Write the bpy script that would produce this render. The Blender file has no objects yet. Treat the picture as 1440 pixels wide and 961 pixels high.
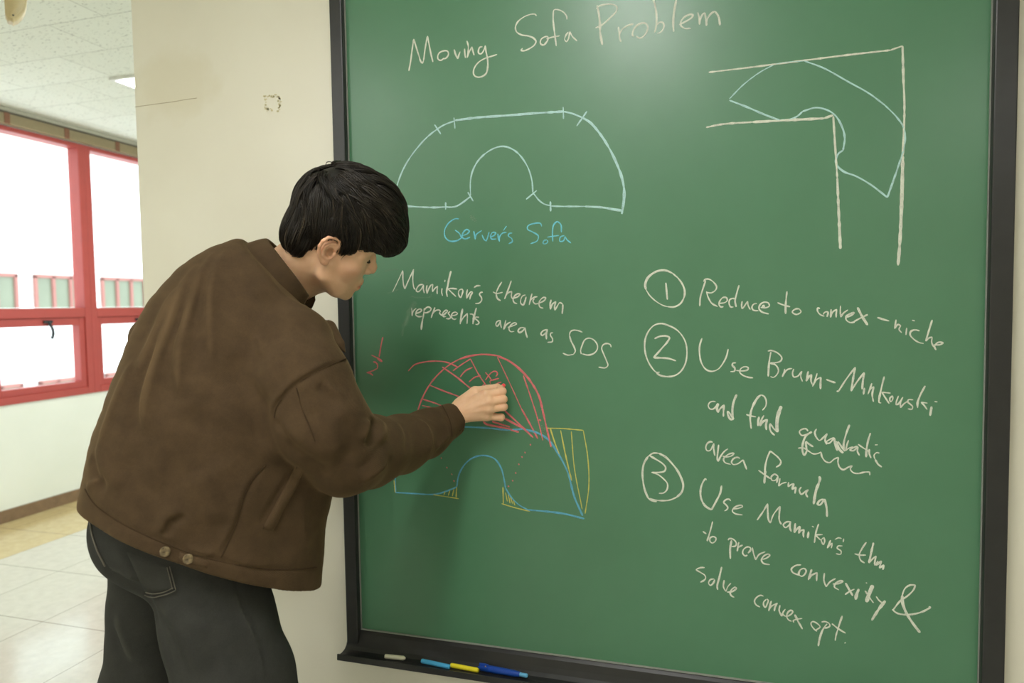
import bpy, bmesh, math, random
import numpy as np
from mathutils import Vector, Matrix
random.seed(7); rng = np.random.default_rng(7)
sc = bpy.context.scene
col = sc.collection

# ------------------------------------------------------------------ camera
CAM_D, CAM_H, FPX = 1.66, 1.32, 979.4          # metres from the board, lens height, focal length in pixels of 1440
YAW, PITCH, ROLL = 0.292442, -0.052498, -0.0148958
_cy, _sy, _cp, _sp = math.cos(YAW), math.sin(YAW), math.cos(PITCH), math.sin(PITCH)
_r = np.array([_cy, _sy, 0.0]); FWD = np.array([-_sy*_cp, _cy*_cp, _sp]); _u = np.cross(_r, FWD)
RGT = _r*math.cos(ROLL) + _u*math.sin(ROLL); UPV = _u*math.cos(ROLL) - _r*math.sin(ROLL)
CAM = np.array([0.0, -CAM_D, CAM_H])
cd = bpy.data.cameras.new('camera'); co = bpy.data.objects.new('camera', cd); col.objects.link(co)
cd.sensor_width = 36.0; cd.lens = FPX/1440*36.0; cd.clip_start = 0.05
m = Matrix.Identity(4)
for i in range(3):
    m[i][0], m[i][1], m[i][2], m[i][3] = RGT[i], UPV[i], -FWD[i], CAM[i]
co.matrix_world = m
cd.dof.use_dof = True; cd.dof.focus_distance = 1.58; cd.dof.aperture_fstop = 3.2
sc.camera = co

# ------------------------------------------------------------------ world, exposure
w = bpy.data.worlds.new('sky'); sc.world = w; w.use_nodes = True
bg = w.node_tree.nodes['Background']; bg.inputs[0].default_value = (0.86, 0.94, 1.0, 1); bg.inputs[1].default_value = 3.6
sc.view_settings.view_transform = 'Standard'; sc.view_settings.look = 'None'
sc.view_settings.gamma = 1.0; sc.view_settings.use_curve_mapping = False
sc.view_settings.exposure = 0.0
sc.cycles.use_denoising = True
sc.cycles.max_bounces = 8
LAMP_COL = (1.0, 0.99, 0.955)
LAMP_W = 25.0                                   # diffuser emission of the ceiling lights

def ray(x, y):
    return FWD + RGT*(x-720)/FPX - UPV*(y-480.5)/FPX
def at(x, y, Y=0.0):                           # the point of the sight line through a photo pixel at distance Y from the board plane
    v = ray(x, y); return CAM + v*(Y-CAM[1])/v[1]
def pxm(P):                                    # pixels per metre at P
    return FPX/float((np.asarray(P)-CAM) @ FWD)

# ------------------------------------------------------------------ materials
def lin(c):
    return tuple(((v/255)/12.92 if v/255 <= .04045 else ((v/255+.055)/1.055)**2.4) for v in c)
class NT:
    def __init__(s, name):
        s.m = bpy.data.materials.new(name); s.m.use_nodes = True; s.t = s.m.node_tree
        s.b = s.t.nodes['Principled BSDF']; s.out = s.t.nodes['Material Output']
    def n(s, typ, **kw):
        nd = s.t.nodes.new(typ)
        for k, v in kw.items():
            if k.startswith('i_'):
                key = k[2:]; key = int(key) if key.isdigit() else key.replace('_', ' ')
                nd.inputs[key].default_value = v
            else: setattr(nd, k, v)
        return nd
    def l(s, a, b): s.t.links.new(a, b)
    def co(s, kind='Object', scale=None, rot=None):
        c = s.n('ShaderNodeNewGeometry').outputs['Position'] if kind == 'World' else s.n('ShaderNodeTexCoord').outputs[kind]
        if scale is not None or rot is not None:
            mp = s.n('ShaderNodeMapping')
            if scale is not None: mp.inputs['Scale'].default_value = scale
            if rot is not None: mp.inputs['Rotation'].default_value = rot
            s.l(c, mp.inputs[0]); c = mp.outputs[0]
        return c
    def noise(s, coord, scale, detail=3, rough=.5):
        nd = s.n('ShaderNodeTexNoise'); nd.inputs['Scale'].default_value = scale
        nd.inputs['Detail'].default_value = detail; nd.inputs['Roughness'].default_value = rough
        s.l(coord, nd.inputs['Vector']); return nd.outputs['Fac']
    def ramp(s, f, stops):
        r = s.n('ShaderNodeValToRGB'); e = r.color_ramp.elements
        while len(e) < len(stops): e.new(.5)
        for el, (p, c) in zip(e, stops):
            el.position = p; el.color = (*c, 1) if len(c) == 3 else c
        s.l(f, r.inputs[0]); return r.outputs[0]
    def math(s, op, a, b=None, c=None):
        nd = s.n('ShaderNodeMath', operation=op)
        for i, v in enumerate((a, b, c)):
            if v is None: continue
            if isinstance(v, (int, float)): nd.inputs[i].default_value = v
            else: s.l(v, nd.inputs[i])
        return nd.outputs[0]
    def mix(s, f, a, b):
        nd = s.n('ShaderNodeMix', data_type='RGBA')
        for sock, v in ((nd.inputs[0], f), (nd.inputs[6], a), (nd.inputs[7], b)):
            if isinstance(v, (int, float)): sock.default_value = v
            elif isinstance(v, tuple): sock.default_value = (*v, 1)
            else: s.l(v, sock)
        return nd.outputs[2]
    def bump(s, h, strength=.3, dist=.001):
        nd = s.n('ShaderNodeBump'); nd.inputs['Strength'].default_value = strength; nd.inputs['Distance'].default_value = dist
        s.l(h, nd.inputs['Height']); s.l(nd.outputs[0], s.b.inputs['Normal'])
    def col(s, c):
        if isinstance(c, tuple): s.b.inputs['Base Color'].default_value = (*c, 1)
        else: s.l(c, s.b.inputs['Base Color'])
    def rough(s, v, spec=None):
        if isinstance(v, (int, float)): s.b.inputs['Roughness'].default_value = v
        else: s.l(v, s.b.inputs['Roughness'])
        if spec is not None: s.b.inputs['Specular IOR Level'].default_value = spec

def plain(name, c, rough=.5, spec=.5, var=.12, scale=40, bump=0):
    t = NT(name); f = t.noise(t.co(), scale)
    c = lin(c)
    t.col(t.ramp(f, [(.25, tuple(v*(1-var) for v in c)), (.75, tuple(min(1, v*(1+var)) for v in c))]))
    t.rough(rough, spec)
    if bump: t.bump(f, bump, .0008)
    return t.m

M = {}
# cream gloss paint of the board wall, with one old damp patch beside the crack
t = NT('cream_wall_paint'); c = t.co('World')
f = t.noise(c, 3.0, 4)
base = t.ramp(f, [(.3, lin((228, 223, 206))), (.7, lin((233, 229, 213)))])
dist = t.n('ShaderNodeVectorMath', operation='DISTANCE'); mp = t.n('ShaderNodeMapping'); mp.inputs['Scale'].default_value = (1, 1, 1.5)
t.l(c, mp.inputs[0]); t.l(mp.outputs[0], dist.inputs[0]); dist.inputs[1].default_value = (-1.50, -.0, 1.96*1.5)
d2 = t.math('ADD', dist.outputs['Value'], t.math('MULTIPLY', t.math('SUBTRACT', t.noise(c, 14, 3), .5), .16))
stain = t.ramp(d2, [(.10, (1, 1, 1)), (.17, (0, 0, 0))])
t.col(t.mix(t.math('MULTIPLY', stain, .16), base, lin((190, 172, 110))))
t.rough(.45, .5); t.b.inputs['Coat Weight'].default_value = .6; t.b.inputs['Coat Roughness'].default_value = .30; t.bump(t.noise(c, 260, 2), .06, .0006); M['cream'] = t.m
t = NT('white_wall_paint'); c = t.co(); t.col(t.ramp(t.noise(c, 2.5, 3), [(.3, lin((222, 226, 212))), (.7, lin((229, 232, 219)))])); t.rough(.55); M['white_wall'] = t.m
# floor tiles: 0.462 m vinyl squares, a beige border along the window wall
t = NT('floor_tile'); c = t.co('World'); sep = t.n('ShaderNodeSeparateXYZ'); t.l(c, sep.inputs[0])
def joint(tt, s, off, pitch, wd):
    a = tt.math('FRACT', tt.math('DIVIDE', tt.math('SUBTRACT', s, off), pitch))
    e = tt.math('MINIMUM', a, tt.math('SUBTRACT', 1.0, a))
    return tt.math('LESS_THAN', e, wd/pitch/2)
jx = joint(t, sep.outputs[0], -2.31, .4605, .0035); jy = joint(t, sep.outputs[1], .539-.0, .4625, .0045)
j = t.math('MAXIMUM', jx, jy)
marb = t.noise(c, 22, 6, .65)
white = t.ramp(marb, [(.3, lin((202, 201, 190))), (.7, lin((215, 214, 203)))])
beige = t.ramp(marb, [(.3, lin((196, 178, 128))), (.7, lin((212, 195, 148)))])
edge = t.math('LESS_THAN', sep.outputs[0], -3.692)
t.col(t.mix(t.math('MULTIPLY', j, .75), t.mix(edge, white, beige), lin((112, 104, 86))))
t.rough(t.math('ADD', .10, t.math('MULTIPLY', t.noise(c, 9, 4), .12)), .5)
t.bump(t.noise(c, 30, 3), .05, .001); M['floor'] = t.m
# mineral-fibre ceiling tiles with fissures
t = NT('ceiling_tile'); c = t.co('World')
mp = t.n('ShaderNodeMapping'); mp.inputs['Location'].default_value = (2.571, -.798, 0); t.l(c, mp.inputs[0])
br = t.n('ShaderNodeTexBrick', offset=.5, offset_frequency=2)
br.inputs['Scale'].default_value = 1.0; br.inputs['Brick Width'].default_value = .62; br.inputs['Row Height'].default_value = .315
br.inputs['Mortar Size'].default_value = .0022; br.inputs['Mortar Smooth'].default_value = .3
br.inputs['Color1'].default_value = (*lin((228, 231, 217)), 1); br.inputs['Color2'].default_value = (*lin((233, 236, 223)), 1); br.inputs['Mortar'].default_value = (*lin((186, 188, 174)), 1)
t.l(mp.outputs[0], br.inputs['Vector'])
st = t.co('World', (1.0, 2.6, 1.0), (0, 0, .5))
v1 = t.noise(st, 42, 3, .6); v2 = t.noise(c, 7, 2)
fis = t.ramp(t.math('ADD', v1, t.math('MULTIPLY', v2, .15)), [(.33, (1, 1, 1)), (.38, (0, 0, 0))])
v1b = t.noise(st, 42, 3, .6)
pits = t.ramp(t.math('SUBTRACT', 1.0, v1b), [(.345, (1, 1, 1)), (.385, (0, 0, 0))])
fi = t.math('MAXIMUM', fis, pits)
t.col(t.mix(t.math('MULTIPLY', fi, .65), br.outputs['Color'], lin((140, 142, 128)))); t.rough(.9, .2)
M['ceiling'] = t.m
# board: green enamel, faint wiped chalk clouding, glossy enough to show the lamps as soft patches
t = NT('green_board_enamel'); c = t.co(); cl = t.noise(c, 4.5, 5, .6)
t.col(t.ramp(cl, [(.25, lin((67, 120, 86))), (.8, lin((74, 127, 93)))]))
t.rough(t.math('ADD', .40, t.math('MULTIPLY', t.noise(c, 7, 3), .06)), .7); t.b.inputs['Coat Weight'].default_value = .34; t.b.inputs['Coat Roughness'].default_value = .26; t.bump(t.noise(c, 500, 2), .05, .0005); M['board'] = t.m
M['frame'] = plain('black_aluminium_frame', (38, 38, 38), .36, .5, .15, 30)
M['seam'] = plain('pale_frame_seam', (150, 152, 145), .5)
M['red_frame'] = plain('red_painted_aluminium', (170, 72, 64), .45, .4, .05, 12)
M['black_plastic'] = plain('black_plastic', (30, 34, 36), .4)
M['baseboard'] = plain('brown_baseboard', (124, 100, 72), .55, .4, .15, 25)
M['beige_plastic'] = plain('beige_plastic', (214, 196, 150), .45, .4, .04)
M['blind_slat'] = plain('tan_blind_slats', (164, 148, 112), .5, .4, .05)
M['blind_tape'] = plain('brown_blind_tape', (128, 88, 64), .8)
M['trim_grey'] = plain('grey_moulding', (176, 172, 152), .6)
M['dark_gap'] = plain('dark_rail', (78, 70, 54), .6)
t = NT('window_glass')
t.b.inputs['Transmission Weight'].default_value = 1.0; t.b.inputs['Roughness'].default_value = 0.0; t.b.inputs['IOR'].default_value = 1.0
gl = t.n('ShaderNodeBsdfGlossy'); gl.inputs['Roughness'].default_value = .02; tr = t.n('ShaderNodeBsdfTransparent'); tr.inputs[0].default_value = (.95, .97, .96, 1)
fr = t.n('ShaderNodeLayerWeight'); ms = t.n('ShaderNodeMixShader')
t.l(t.math('ADD', .02, t.math('MULTIPLY', t.math('POWER', fr.outputs['Facing'], 5.0), .5)), ms.inputs[0]); t.l(tr.outputs[0], ms.inputs[1]); t.l(gl.outputs[0], ms.inputs[2]); t.l(ms.outputs[0], t.out.inputs[0]); M['glass'] = t.m
M['facade'] = plain('white_facade', (242, 242, 240), .8, .2, .02)
M['facade_glass'] = plain('green_tinted_glazing', (122, 128, 108), .25, .5, .10, 1.5); M['facade_bar'] = plain('faded_red_facade_frame', (160, 108, 100), .6, .3, .04)
t = NT('lamp_diffuser'); em = t.n('ShaderNodeEmission'); em.inputs[0].default_value = (*LAMP_COL, 1); em.inputs[1].default_value = LAMP_W
t.l(em.outputs[0], t.out.inputs[0]); M['lamp'] = t.m
M['lamp_frame'] = plain('white_lamp_frame', (225, 225, 215), .5)
def chalk(name, c, cover=.92):
    t = NT(name); co_ = t.co('Object')
    f = t.noise(co_, 900, 2, .6); g = t.noise(co_, 60, 3)
    cc = lin(c); t.col(t.ramp(g, [(.2, tuple(v*.88 for v in cc)), (.8, tuple(min(1, v*1.06) for v in cc))])); t.rough(.95, .1)
    a = t.ramp(t.math('ADD', f, t.math('MULTIPLY', t.math('SUBTRACT', g, .5), .35)), [(.5-cover*.25, (cover*.55,)*3), (.62-cover*.12, (1, 1, 1) if cover > .5 else (cover,)*3)])
    if cover <= .5: a = t.math('MULTIPLY', t.ramp(f, [(.40, (0, 0, 0)), (.7, (1, 1, 1))]), cover)
    t.l(a, t.b.inputs['Alpha']); return t.m
M['chalk_white'] = chalk('white_chalk_mark', (226, 229, 214)); M['chalk_ice'] = chalk('pale_blue_chalk_mark', (188, 224, 222))
M['chalk_cyan'] = chalk('cyan_chalk_mark', (124, 208, 226), .9); M['chalk_blue'] = chalk('blue_chalk_mark', (110, 182, 214))
M['chalk_red'] = chalk('red_chalk_mark', (232, 126, 130), .95); M['chalk_yellow'] = chalk('yellow_chalk_mark', (214, 208, 112), .92)
M['chalk_smear'] = chalk('wiped_chalk_smear', (190, 205, 180), .30)
M['stick_red'] = plain('red_chalk_stick', (250, 92, 96), .8, .2, .05); M['stick_white'] = plain('cream_chalk_stick', (244, 241, 214), .8, .2, .06)
M['stick_blue'] = plain('blue_chalk_stick', (84, 176, 224), .8, .2, .06); M['stick_yellow'] = plain('yellow_chalk_stick', (246, 228, 56), .8, .2, .05)
M['holder_blue'] = plain('royal_blue_plastic', (26, 74, 172), .32, .5, .05); M['stick_lightblue'] = plain('light_blue_chalk_stick', (112, 184, 226), .8, .2, .05)
M['brass'] = plain('brass_rivet', (205, 170, 90), .35)
# person
t = NT('skin'); c = t.co(); f = t.noise(c, 45, 4, .6); at_ = t.n('ShaderNodeAttribute'); at_.attribute_name = 'blush'
b0 = t.ramp(f, [(.3, lin((236, 188, 150))), (.7, lin((243, 200, 164)))])
t.col(t.mix(at_.outputs['Fac'], b0, lin((206, 118, 100)))); t.rough(.5, .35); t.b.inputs['Subsurface Weight'].default_value = .12
t.b.inputs['Subsurface Radius'].default_value = (.006, .003, .0015); t.b.inputs['Subsurface Scale'].default_value = 1.0; t.bump(t.noise(c, 700, 2), .10, .0004); M['skin'] = t.m
t = NT('black_hair'); at_ = t.n('ShaderNodeAttribute'); at_.attribute_name = 'strand'
t.col(t.ramp(at_.outputs['Fac'], [(0, lin((22, 19, 15))), (.6, lin((48, 41, 32))), (1, lin((92, 78, 60)))])); t.rough(.5, .4); M['hair'] = t.m
t = NT('brown_corduroy'); c = t.co('Object', None, (.25, .55, .1)); w1 = t.n('ShaderNodeTexWave', wave_type='BANDS', bands_direction='X')
w1.inputs['Scale'].default_value = 190; w1.inputs['Distortion'].default_value = 1.0; w1.inputs['Detail'].default_value = 1; t.l(c, w1.inputs[0])
f = t.noise(t.co(), 26, 5, .65); g = t.noise(t.co(), 420, 2, .6)
at_ = t.n('ShaderNodeAttribute'); at_.attribute_name = 'wear'
cr = t.ramp(t.math('ADD', t.math('MULTIPLY', f, .7), t.math('MULTIPLY', g, .3)), [(.3, lin((66, 52, 37))), (.7, lin((83, 66, 46)))])
t.col(t.mix(at_.outputs['Fac'], cr, lin((112, 91, 65)))); t.rough(.92, .15)
t.b.inputs['Sheen Weight'].default_value = .22; t.b.inputs['Sheen Roughness'].default_value = .4; t.b.inputs['Sheen Tint'].default_value = (*lin((200, 170, 120)), 1)
t.bump(t.math('ADD', t.math('MULTIPLY', w1.outputs['Fac'], .6), t.math('MULTIPLY', f, .8)), .22, .0016); M['corduroy'] = t.m
t = NT('charcoal_denim'); c = t.co(); f = t.noise(c, 14, 5, .65); g = t.noise(c, 500, 2)
at_ = t.n('ShaderNodeAttribute'); at_.attribute_name = 'wear'
cr = t.ramp(t.math('ADD', t.math('MULTIPLY', f, .65), t.math('MULTIPLY', g, .35)), [(.3, lin((46, 46, 43))), (.72, lin((62, 62, 58)))])
t.col(t.mix(at_.outputs['Fac'], cr, lin((108, 106, 96)))); t.rough(.9, .15); t.bump(g, .25, .0008); M['denim'] = t.m
M['thread'] = plain('grey_thread', (98, 93, 82), .9); M['horn_button'] = plain('mottled_horn_button', (112, 96, 68), .25, .5, .7, 160)
M['seam_thread'] = plain('brown_seam_thread', (64, 50, 35), .9, .1); M['shoe'] = plain('black_leather_shoe', (32, 31, 30), .5); M['lash'] = plain('dark_eyelash', (30, 22, 18), .7)

# ------------------------------------------------------------------ object helpers
def tag(o, label=None, cat=None, group=None, kind=None):
    if label: o['label'] = label
    if cat: o['category'] = cat
    if group: o['group'] = group
    if kind: o['kind'] = kind
    return o
def link(o, parent=None):
    col.objects.link(o)
    if parent is not None:
        o.parent = parent
    return o
def wloc(o):
    p = Vector(o.location)
    while o.parent is not None:
        o = o.parent; p = p + Vector(o.location)
    return p
def empty(name, loc):
    o = bpy.data.objects.new(name, None); o.location = Vector([float(v) for v in loc]); o.empty_display_size = .05
    return link(o)
def mesh(name, V, F, mat, parent=None, origin=None, smooth=True):
    """One mesh object from world-space vertices; its origin goes to `origin` (default: centre of its base)."""
    V = np.asarray(V, dtype=float)
    if origin is None:
        origin = np.array([(V[:, 0].min()+V[:, 0].max())/2, (V[:, 1].min()+V[:, 1].max())/2, V[:, 2].min()])
    me = bpy.data.meshes.new(name)
    W = V-np.asarray(origin)
    if isinstance(F, np.ndarray):
        k = F.shape[1]; me.vertices.add(len(W)); me.vertices.foreach_set('co', W.astype(np.float32).ravel())
        me.loops.add(F.size); me.loops.foreach_set('vertex_index', F.astype(np.int32).ravel())
        me.polygons.add(len(F)); me.polygons.foreach_set('loop_start', np.arange(0, F.size, k, dtype=np.int32))
        me.update(calc_edges=True); me.validate()
    else:
        me.from_pydata([tuple(v) for v in W], [], F)
    if smooth: me.polygons.foreach_set('use_smooth', np.ones(len(me.polygons), dtype=bool))
    me.materials.append(mat); me.update()
    o = bpy.data.objects.new(name, me)
    p = Vector([float(v) for v in origin])
    o.location = p-(wloc(parent) if parent is not None else Vector((0, 0, 0)))
    return link(o, parent)
def bm_obj(name, bm, mat, parent=None, origin=None, smooth=False):
    bmesh.ops.recalc_face_normals(bm, faces=bm.faces)
    bm.verts.ensure_lookup_table(); bm.verts.index_update()
    V = [v.co[:] for v in bm.verts]; F = [[v.index for v in f.verts] for f in bm.faces]; bm.free()
    return mesh(name, V, F, mat, parent, origin, smooth)
def add_box(bm, lo, hi, bevel=0.0, seg=2):
    r = bmesh.ops.create_cube(bm, size=1.0); vs = r['verts']
    lo, hi = Vector([float(v) for v in lo]), Vector([float(v) for v in hi])
    for v in vs: v.co = Vector([(lo[i]+hi[i])/2 + v.co[i]*(hi[i]-lo[i]) for i in range(3)])
    if bevel: bmesh.ops.bevel(bm, geom=list({e for v in vs for e in v.link_edges}), offset=bevel, segments=seg, affect='EDGES', profile=.5)
def box(name, lo, hi, mat, parent=None, bevel=0.0, seg=2):
    bm = bmesh.new(); add_box(bm, lo, hi, bevel, seg); return bm_obj(name, bm, mat, parent)
def revolve(name, A, B, prof, mat, parent=None, n=24, smooth=True):
    """Solid of revolution about A->B; prof = [(t along AB 0..1, radius)], closed at both ends."""
    A = np.asarray(A, float); B = np.asarray(B, float); ax = (B-A)/np.linalg.norm(B-A)
    e1 = np.cross(ax, [0, 0, 1.0]); e1 = e1/np.linalg.norm(e1) if np.linalg.norm(e1) > 1e-6 else np.array([1.0, 0, 0]); e2 = np.cross(ax, e1)
    V, F = [], []
    for t_, r in prof:
        for k in range(n):
            a = 2*math.pi*k/n; V.append(A+(B-A)*t_+r*(e1*math.cos(a)+e2*math.sin(a)))
    for i in range(len(prof)-1):
        for k in range(n): F.append([i*n+k, i*n+(k+1) % n, (i+1)*n+(k+1) % n, (i+1)*n+k])
    F.append(list(range(n))[::-1]); F.append([(len(prof)-1)*n+k for k in range(n)])
    return mesh(name, V, F, mat, parent, None, smooth)
def extrude_profile(name, prof, axis_lo, axis_hi, mat, parent=None, smooth=False):
    """Closed (y,z) profile swept along x from axis_lo to axis_hi."""
    n = len(prof); V = [(axis_lo, y, z) for y, z in prof]+[(axis_hi, y, z) for y, z in prof]
    F = [[i, (i+1) % n, n+(i+1) % n, n+i] for i in range(n)]+[list(range(n))[::-1], [n+i for i in range(n)]]
    bm = bmesh.new(); vs = [bm.verts.new(v) for v in V]
    for f in F: bm.faces.new([vs[i] for i in f])
    return bm_obj(name, bm, mat, parent, None, smooth)
def spline(P, step, closed=False):
    """Centripetal-ish Catmull-Rom resampling of a polyline (any dimension)."""
    P = np.asarray(P, float)
    if len(P) == 2:
        n = max(2, int(np.linalg.norm(P[1]-P[0])/step)+1); return P[0]+(P[1]-P[0])*np.linspace(0, 1, n)[:, None]
    Q = np.vstack([2*P[0]-P[1], P, 2*P[-1]-P[-2]]); out = []
    for i in range(len(P)-1):
        p0, p1, p2, p3 = Q[i:i+4]; L = np.linalg.norm(p2-p1); n = max(2, int(L/step)+1)
        t0 = 0; t1 = max(np.linalg.norm(p1-p0), 1e-6)**.5; t2 = t1+max(L, 1e-6)**.5; t3 = t2+max(np.linalg.norm(p3-p2), 1e-6)**.5
        tt = np.linspace(t1, t2, n, endpoint=(i == len(P)-2))[:, None]
        A1 = (t1-tt)/(t1-t0)*p0+(tt-t0)/(t1-t0)*p1; A2 = (t2-tt)/(t2-t1)*p1+(tt-t1)/(t2-t1)*p2; A3 = (t3-tt)/(t3-t2)*p2+(tt-t2)/(t3-t2)*p3
        B1 = (t2-tt)/(t2-t0)*A1+(tt-t0)/(t2-t0)*A2; B2 = (t3-tt)/(t3-t1)*A2+(tt-t1)/(t3-t1)*A3
        out.append((t2-tt)/(t2-t1)*B1+(tt-t1)/(t2-t1)*B2)
    return np.vstack(out)

# ------------------------------------------------------------------ the setting
XW, ZC = -4.316, 2.60                           # window wall plane, ceiling height
WALL_Y = .014                                   # cream wall surface; the board enamel is the plane y = 0
XE = -1.650                                     # free end of the cream wall
def struct(o, label, cat): return tag(o, label, cat, kind='structure')
struct(box('floor', (XW-.2, -5.2, -.12), (3.2, 7.2, 0), M['floor']), 'pale vinyl tile floor with a beige border along the window wall', 'floor')
struct(box('ceiling', (XW-.2, -5.2, ZC), (3.2, 7.2, ZC+.12), M['ceiling']), 'white fissured acoustic tile ceiling', 'ceiling')
wb = struct(box('wall_board', (XE, WALL_Y, 0), (3.2, .30, ZC), M['cream'], bevel=.006), 'glossy cream wall carrying the green chalkboard, ending at a free edge', 'wall')
struct(box('wall_right', (3.0, -5.2, 0), (3.2, WALL_Y, ZC), M['cream']), 'cream side wall to the right of the chalkboard wall', 'wall')
struct(box('wall_rear', (XW-.2, -5.2, 0), (3.0, -5.0, ZC), M['cream']), 'cream wall facing the chalkboard across the hall', 'wall')
struct(box('wall_far', (XW-.2, 7.0, 0), (3.2, 7.2, ZC), M['white_wall']), 'white wall at the far end of the corridor', 'wall')
# window wall with an opening
SILL, TOP = .735, 2.492; P0 = 2.24; PITCH_W = .76
Y0, Y1 = P0-2*PITCH_W-.05, P0+2*PITCH_W+.05
bm = bmesh.new()
add_box(bm, (XW-.22, -5.0, 0), (XW, 7.0, SILL)); add_box(bm, (XW-.22, -5.0, TOP), (XW, 7.0, ZC))
add_box(bm, (XW-.22, -5.0, SILL), (XW, Y0, TOP)); add_box(bm, (XW-.22, Y1, SILL), (XW, 7.0, TOP))
struct(bm_obj('wall_window', bm, M['white_wall']), 'white wall below and around the red-framed windows', 'wall')
struct(box('baseboard_window', (XW, -5.0, 0), (XW+.014, 7.0, .078), M['baseboard'], bevel=.003), 'brown baseboard under the red-framed windows', 'baseboard')
struct(box('trim_1', (XW, -5.0, 2.574), (XW+.05, 7.0, ZC), M['trim_grey'], bevel=.004), 'pale grey moulding where the ceiling meets the window wall', 'moulding')

def window(k, label):
    y0, y1 = P0+(k-1)*PITCH_W, P0+k*PITCH_W
    root = empty('window_%d' % (k+2), (XW-.05, (y0+y1)/2, SILL)); struct(root, label, 'window')
    xa, xb = XW-.085, XW+.012
    def bar(name, lo, hi, bev=.004): return box(name, lo, hi, M['red_frame'], root, bev)
    bar('side_jamb', (xa, y0, SILL), (xb, y0+.05, TOP)); bar('side_jamb', (xa, y1-.05, SILL), (xb, y1, TOP))
    bar('top_rail', (xa, y0+.05, 2.462), (xb, y1-.05, TOP)); bar('bottom_rail', (xa, y0+.05, SILL), (xb, y1-.05, .785))
    bar('transom', (xa, y0+.05, 1.279), (xb, y1-.05, 1.344))
    box('fixed_pane', (xa+.03, y0+.045, 1.34), (xa+.036, y1-.045, 2.466), M['glass'], root)
    # opening sash, a frame of its own
    bm = bmesh.new(); s0, s1, z0, z1 = y0+.0495, y1-.0495, .7845, 1.2795; b = .044; xs, xt = xa+.02, xb-.012
    for lo, hi in (((xs, s0, z0), (xt, s0+b, z1)), ((xs, s1-b, z0), (xt, s1, z1)), ((xs, s0+b, z0), (xt, s1-b, z0+b)), ((xs, s0+b, z1-b-.012), (xt, s1-b, z1))):
        add_box(bm, lo, hi, .003)
    sash = bm_obj('sash', bm, M['red_frame'], root)
    box('pane', (xs+.015, s0+b-.004, z0+b-.004), (xs+.021, s1-b+.004, z1-b-.008), M['glass'], sash)
    yc = (s0+s1)/2+.045
    bm = bmesh.new(); add_box(bm, (xt, yc-.032, 1.243), (xt+.016, yc+.032, 1.262), .004)
    prev = None
    for i in range(9):
        a = i/8; yy = yc+.012*math.sin(a*2.6); zz = 1.252-.105*a; xx = xt+.012+.022*math.sin(a*2.2)
        add_box(bm, (xx-.006, yy-.0075, zz-.010), (xx+.008, yy+.0075, zz+.007), .002)
    bm_obj('latch_handle', bm, M['black_plastic'], sash)
window(0, 'red-framed window with a black latch handle, nearest the left edge of the photo')
window(1, 'red-framed window right of the red mullion, partly hidden by the cream wall and the man in brown')
window(-1, 'red-framed window left of the picture edge, before the latched window')
window(2, 'red-framed window behind the cream wall, last along the corridor')
# raised venetian blind above the panes
root = empty('venetian_blind', (XW+.03, P0, 2.492)); tag(root, 'tan venetian blind pulled up under the ceiling above the red windows', 'blind')
bm = bmesh.new()
for i in range(11): add_box(bm, (XW+.006, Y0-.1, 2.497+i*.0058), (XW+.052+.002*(i % 2), Y1+.1, 2.501+i*.0058))
bm_obj('slat_stack', bm, M['blind_slat'], root)
box('head_rail', (XW+.002, Y0-.1, 2.561), (XW+.046, Y1+.1, 2.574), M['dark_gap'], root)
for k in range(-3, 4): box('ladder_tape', (XW+.050, 2.075+k*.415-.018, 2.496), (XW+.056, 2.075+k*.415+.018, 2.562), M['blind_tape'], root, .001)

# what stands outside: the opposite wing of the building
root = empty('building', (-16.0, 14.0, -6.0)); tag(root, 'white building wing with bands of red-framed windows, seen through the windows', 'building')
FX = -15.0
box('wall', (FX-2, -2, -6), (FX, 34, 13), M['facade'], root)
def fz(y): v = ray(90, y); return float((CAM+v*(FX-CAM[0])/v[0])[2])
def fy(x): v = ray(x, 412); return float((CAM+v*(FX-CAM[0])/v[0])[1])
hb = fz(391)-fz(434); zb = fz(433); fh = zb+hb-fz(534)
def facade_window(y0, y1, z0, z1, nb):
    fr = box('window', (FX, y0, z0), (FX+.03, y1, z1), M['facade_glass'], root)
    bm = bmesh.new(); e = .075
    add_box(bm, (FX+.03, y0-e/2, z1-e/2), (FX+.08, y1+e/2, z1+e/2))
    for i in range(nb+1):
        yy = y0+(y1-y0)*i/nb; add_box(bm, (FX+.03, yy-e/2, z0), (FX+.08, yy+e/2, z1))
    bm_obj('window_bars', bm, M['facade_bar'], fr)
wy = fy(120)-fy(48); gap = fy(136)-fy(120)
for fl in (-1, 0, 1):
    y = fy(48)-(wy+gap*1.4)*2
    for i in range(9):
        if fl < 1: facade_window(y, y+wy, zb+fl*fh, zb+fl*fh+hb, 3)
        y += wy+gap*1.4

# ceiling lamps
def ceiling_light(x0, x1, y0, y1, label):
    root = empty('ceiling_light', ((x0+x1)/2, (y0+y1)/2, ZC-.012)); tag(root, label, 'ceiling light', 'flat ceiling light panels')
    bm = bmesh.new(); e = .022
    add_box(bm, (x0-e, y0-e, ZC-.014), (x1+e, y0, ZC)); add_box(bm, (x0-e, y1, ZC-.014), (x1+e, y1+e, ZC))
    add_box(bm, (x0-e, y0, ZC-.014), (x0, y1, ZC)); add_box(bm, (x1, y0, ZC-.014), (x1+e, y1, ZC))
    bm_obj('frame', bm, M['lamp_frame'], root)
    box('diffuser', (x0, y0, ZC-.009), (x1, y1, ZC-.001), M['lamp'], root)
ceiling_light(-3.20, -2.60, 1.46, 2.10, 'flat ceiling light panel just visible beside the cream wall edge')
ceiling_light(-.50, -.20, -2.15, -.95, 'flat ceiling light panel that the chalkboard mirrors as a pale patch')
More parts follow.
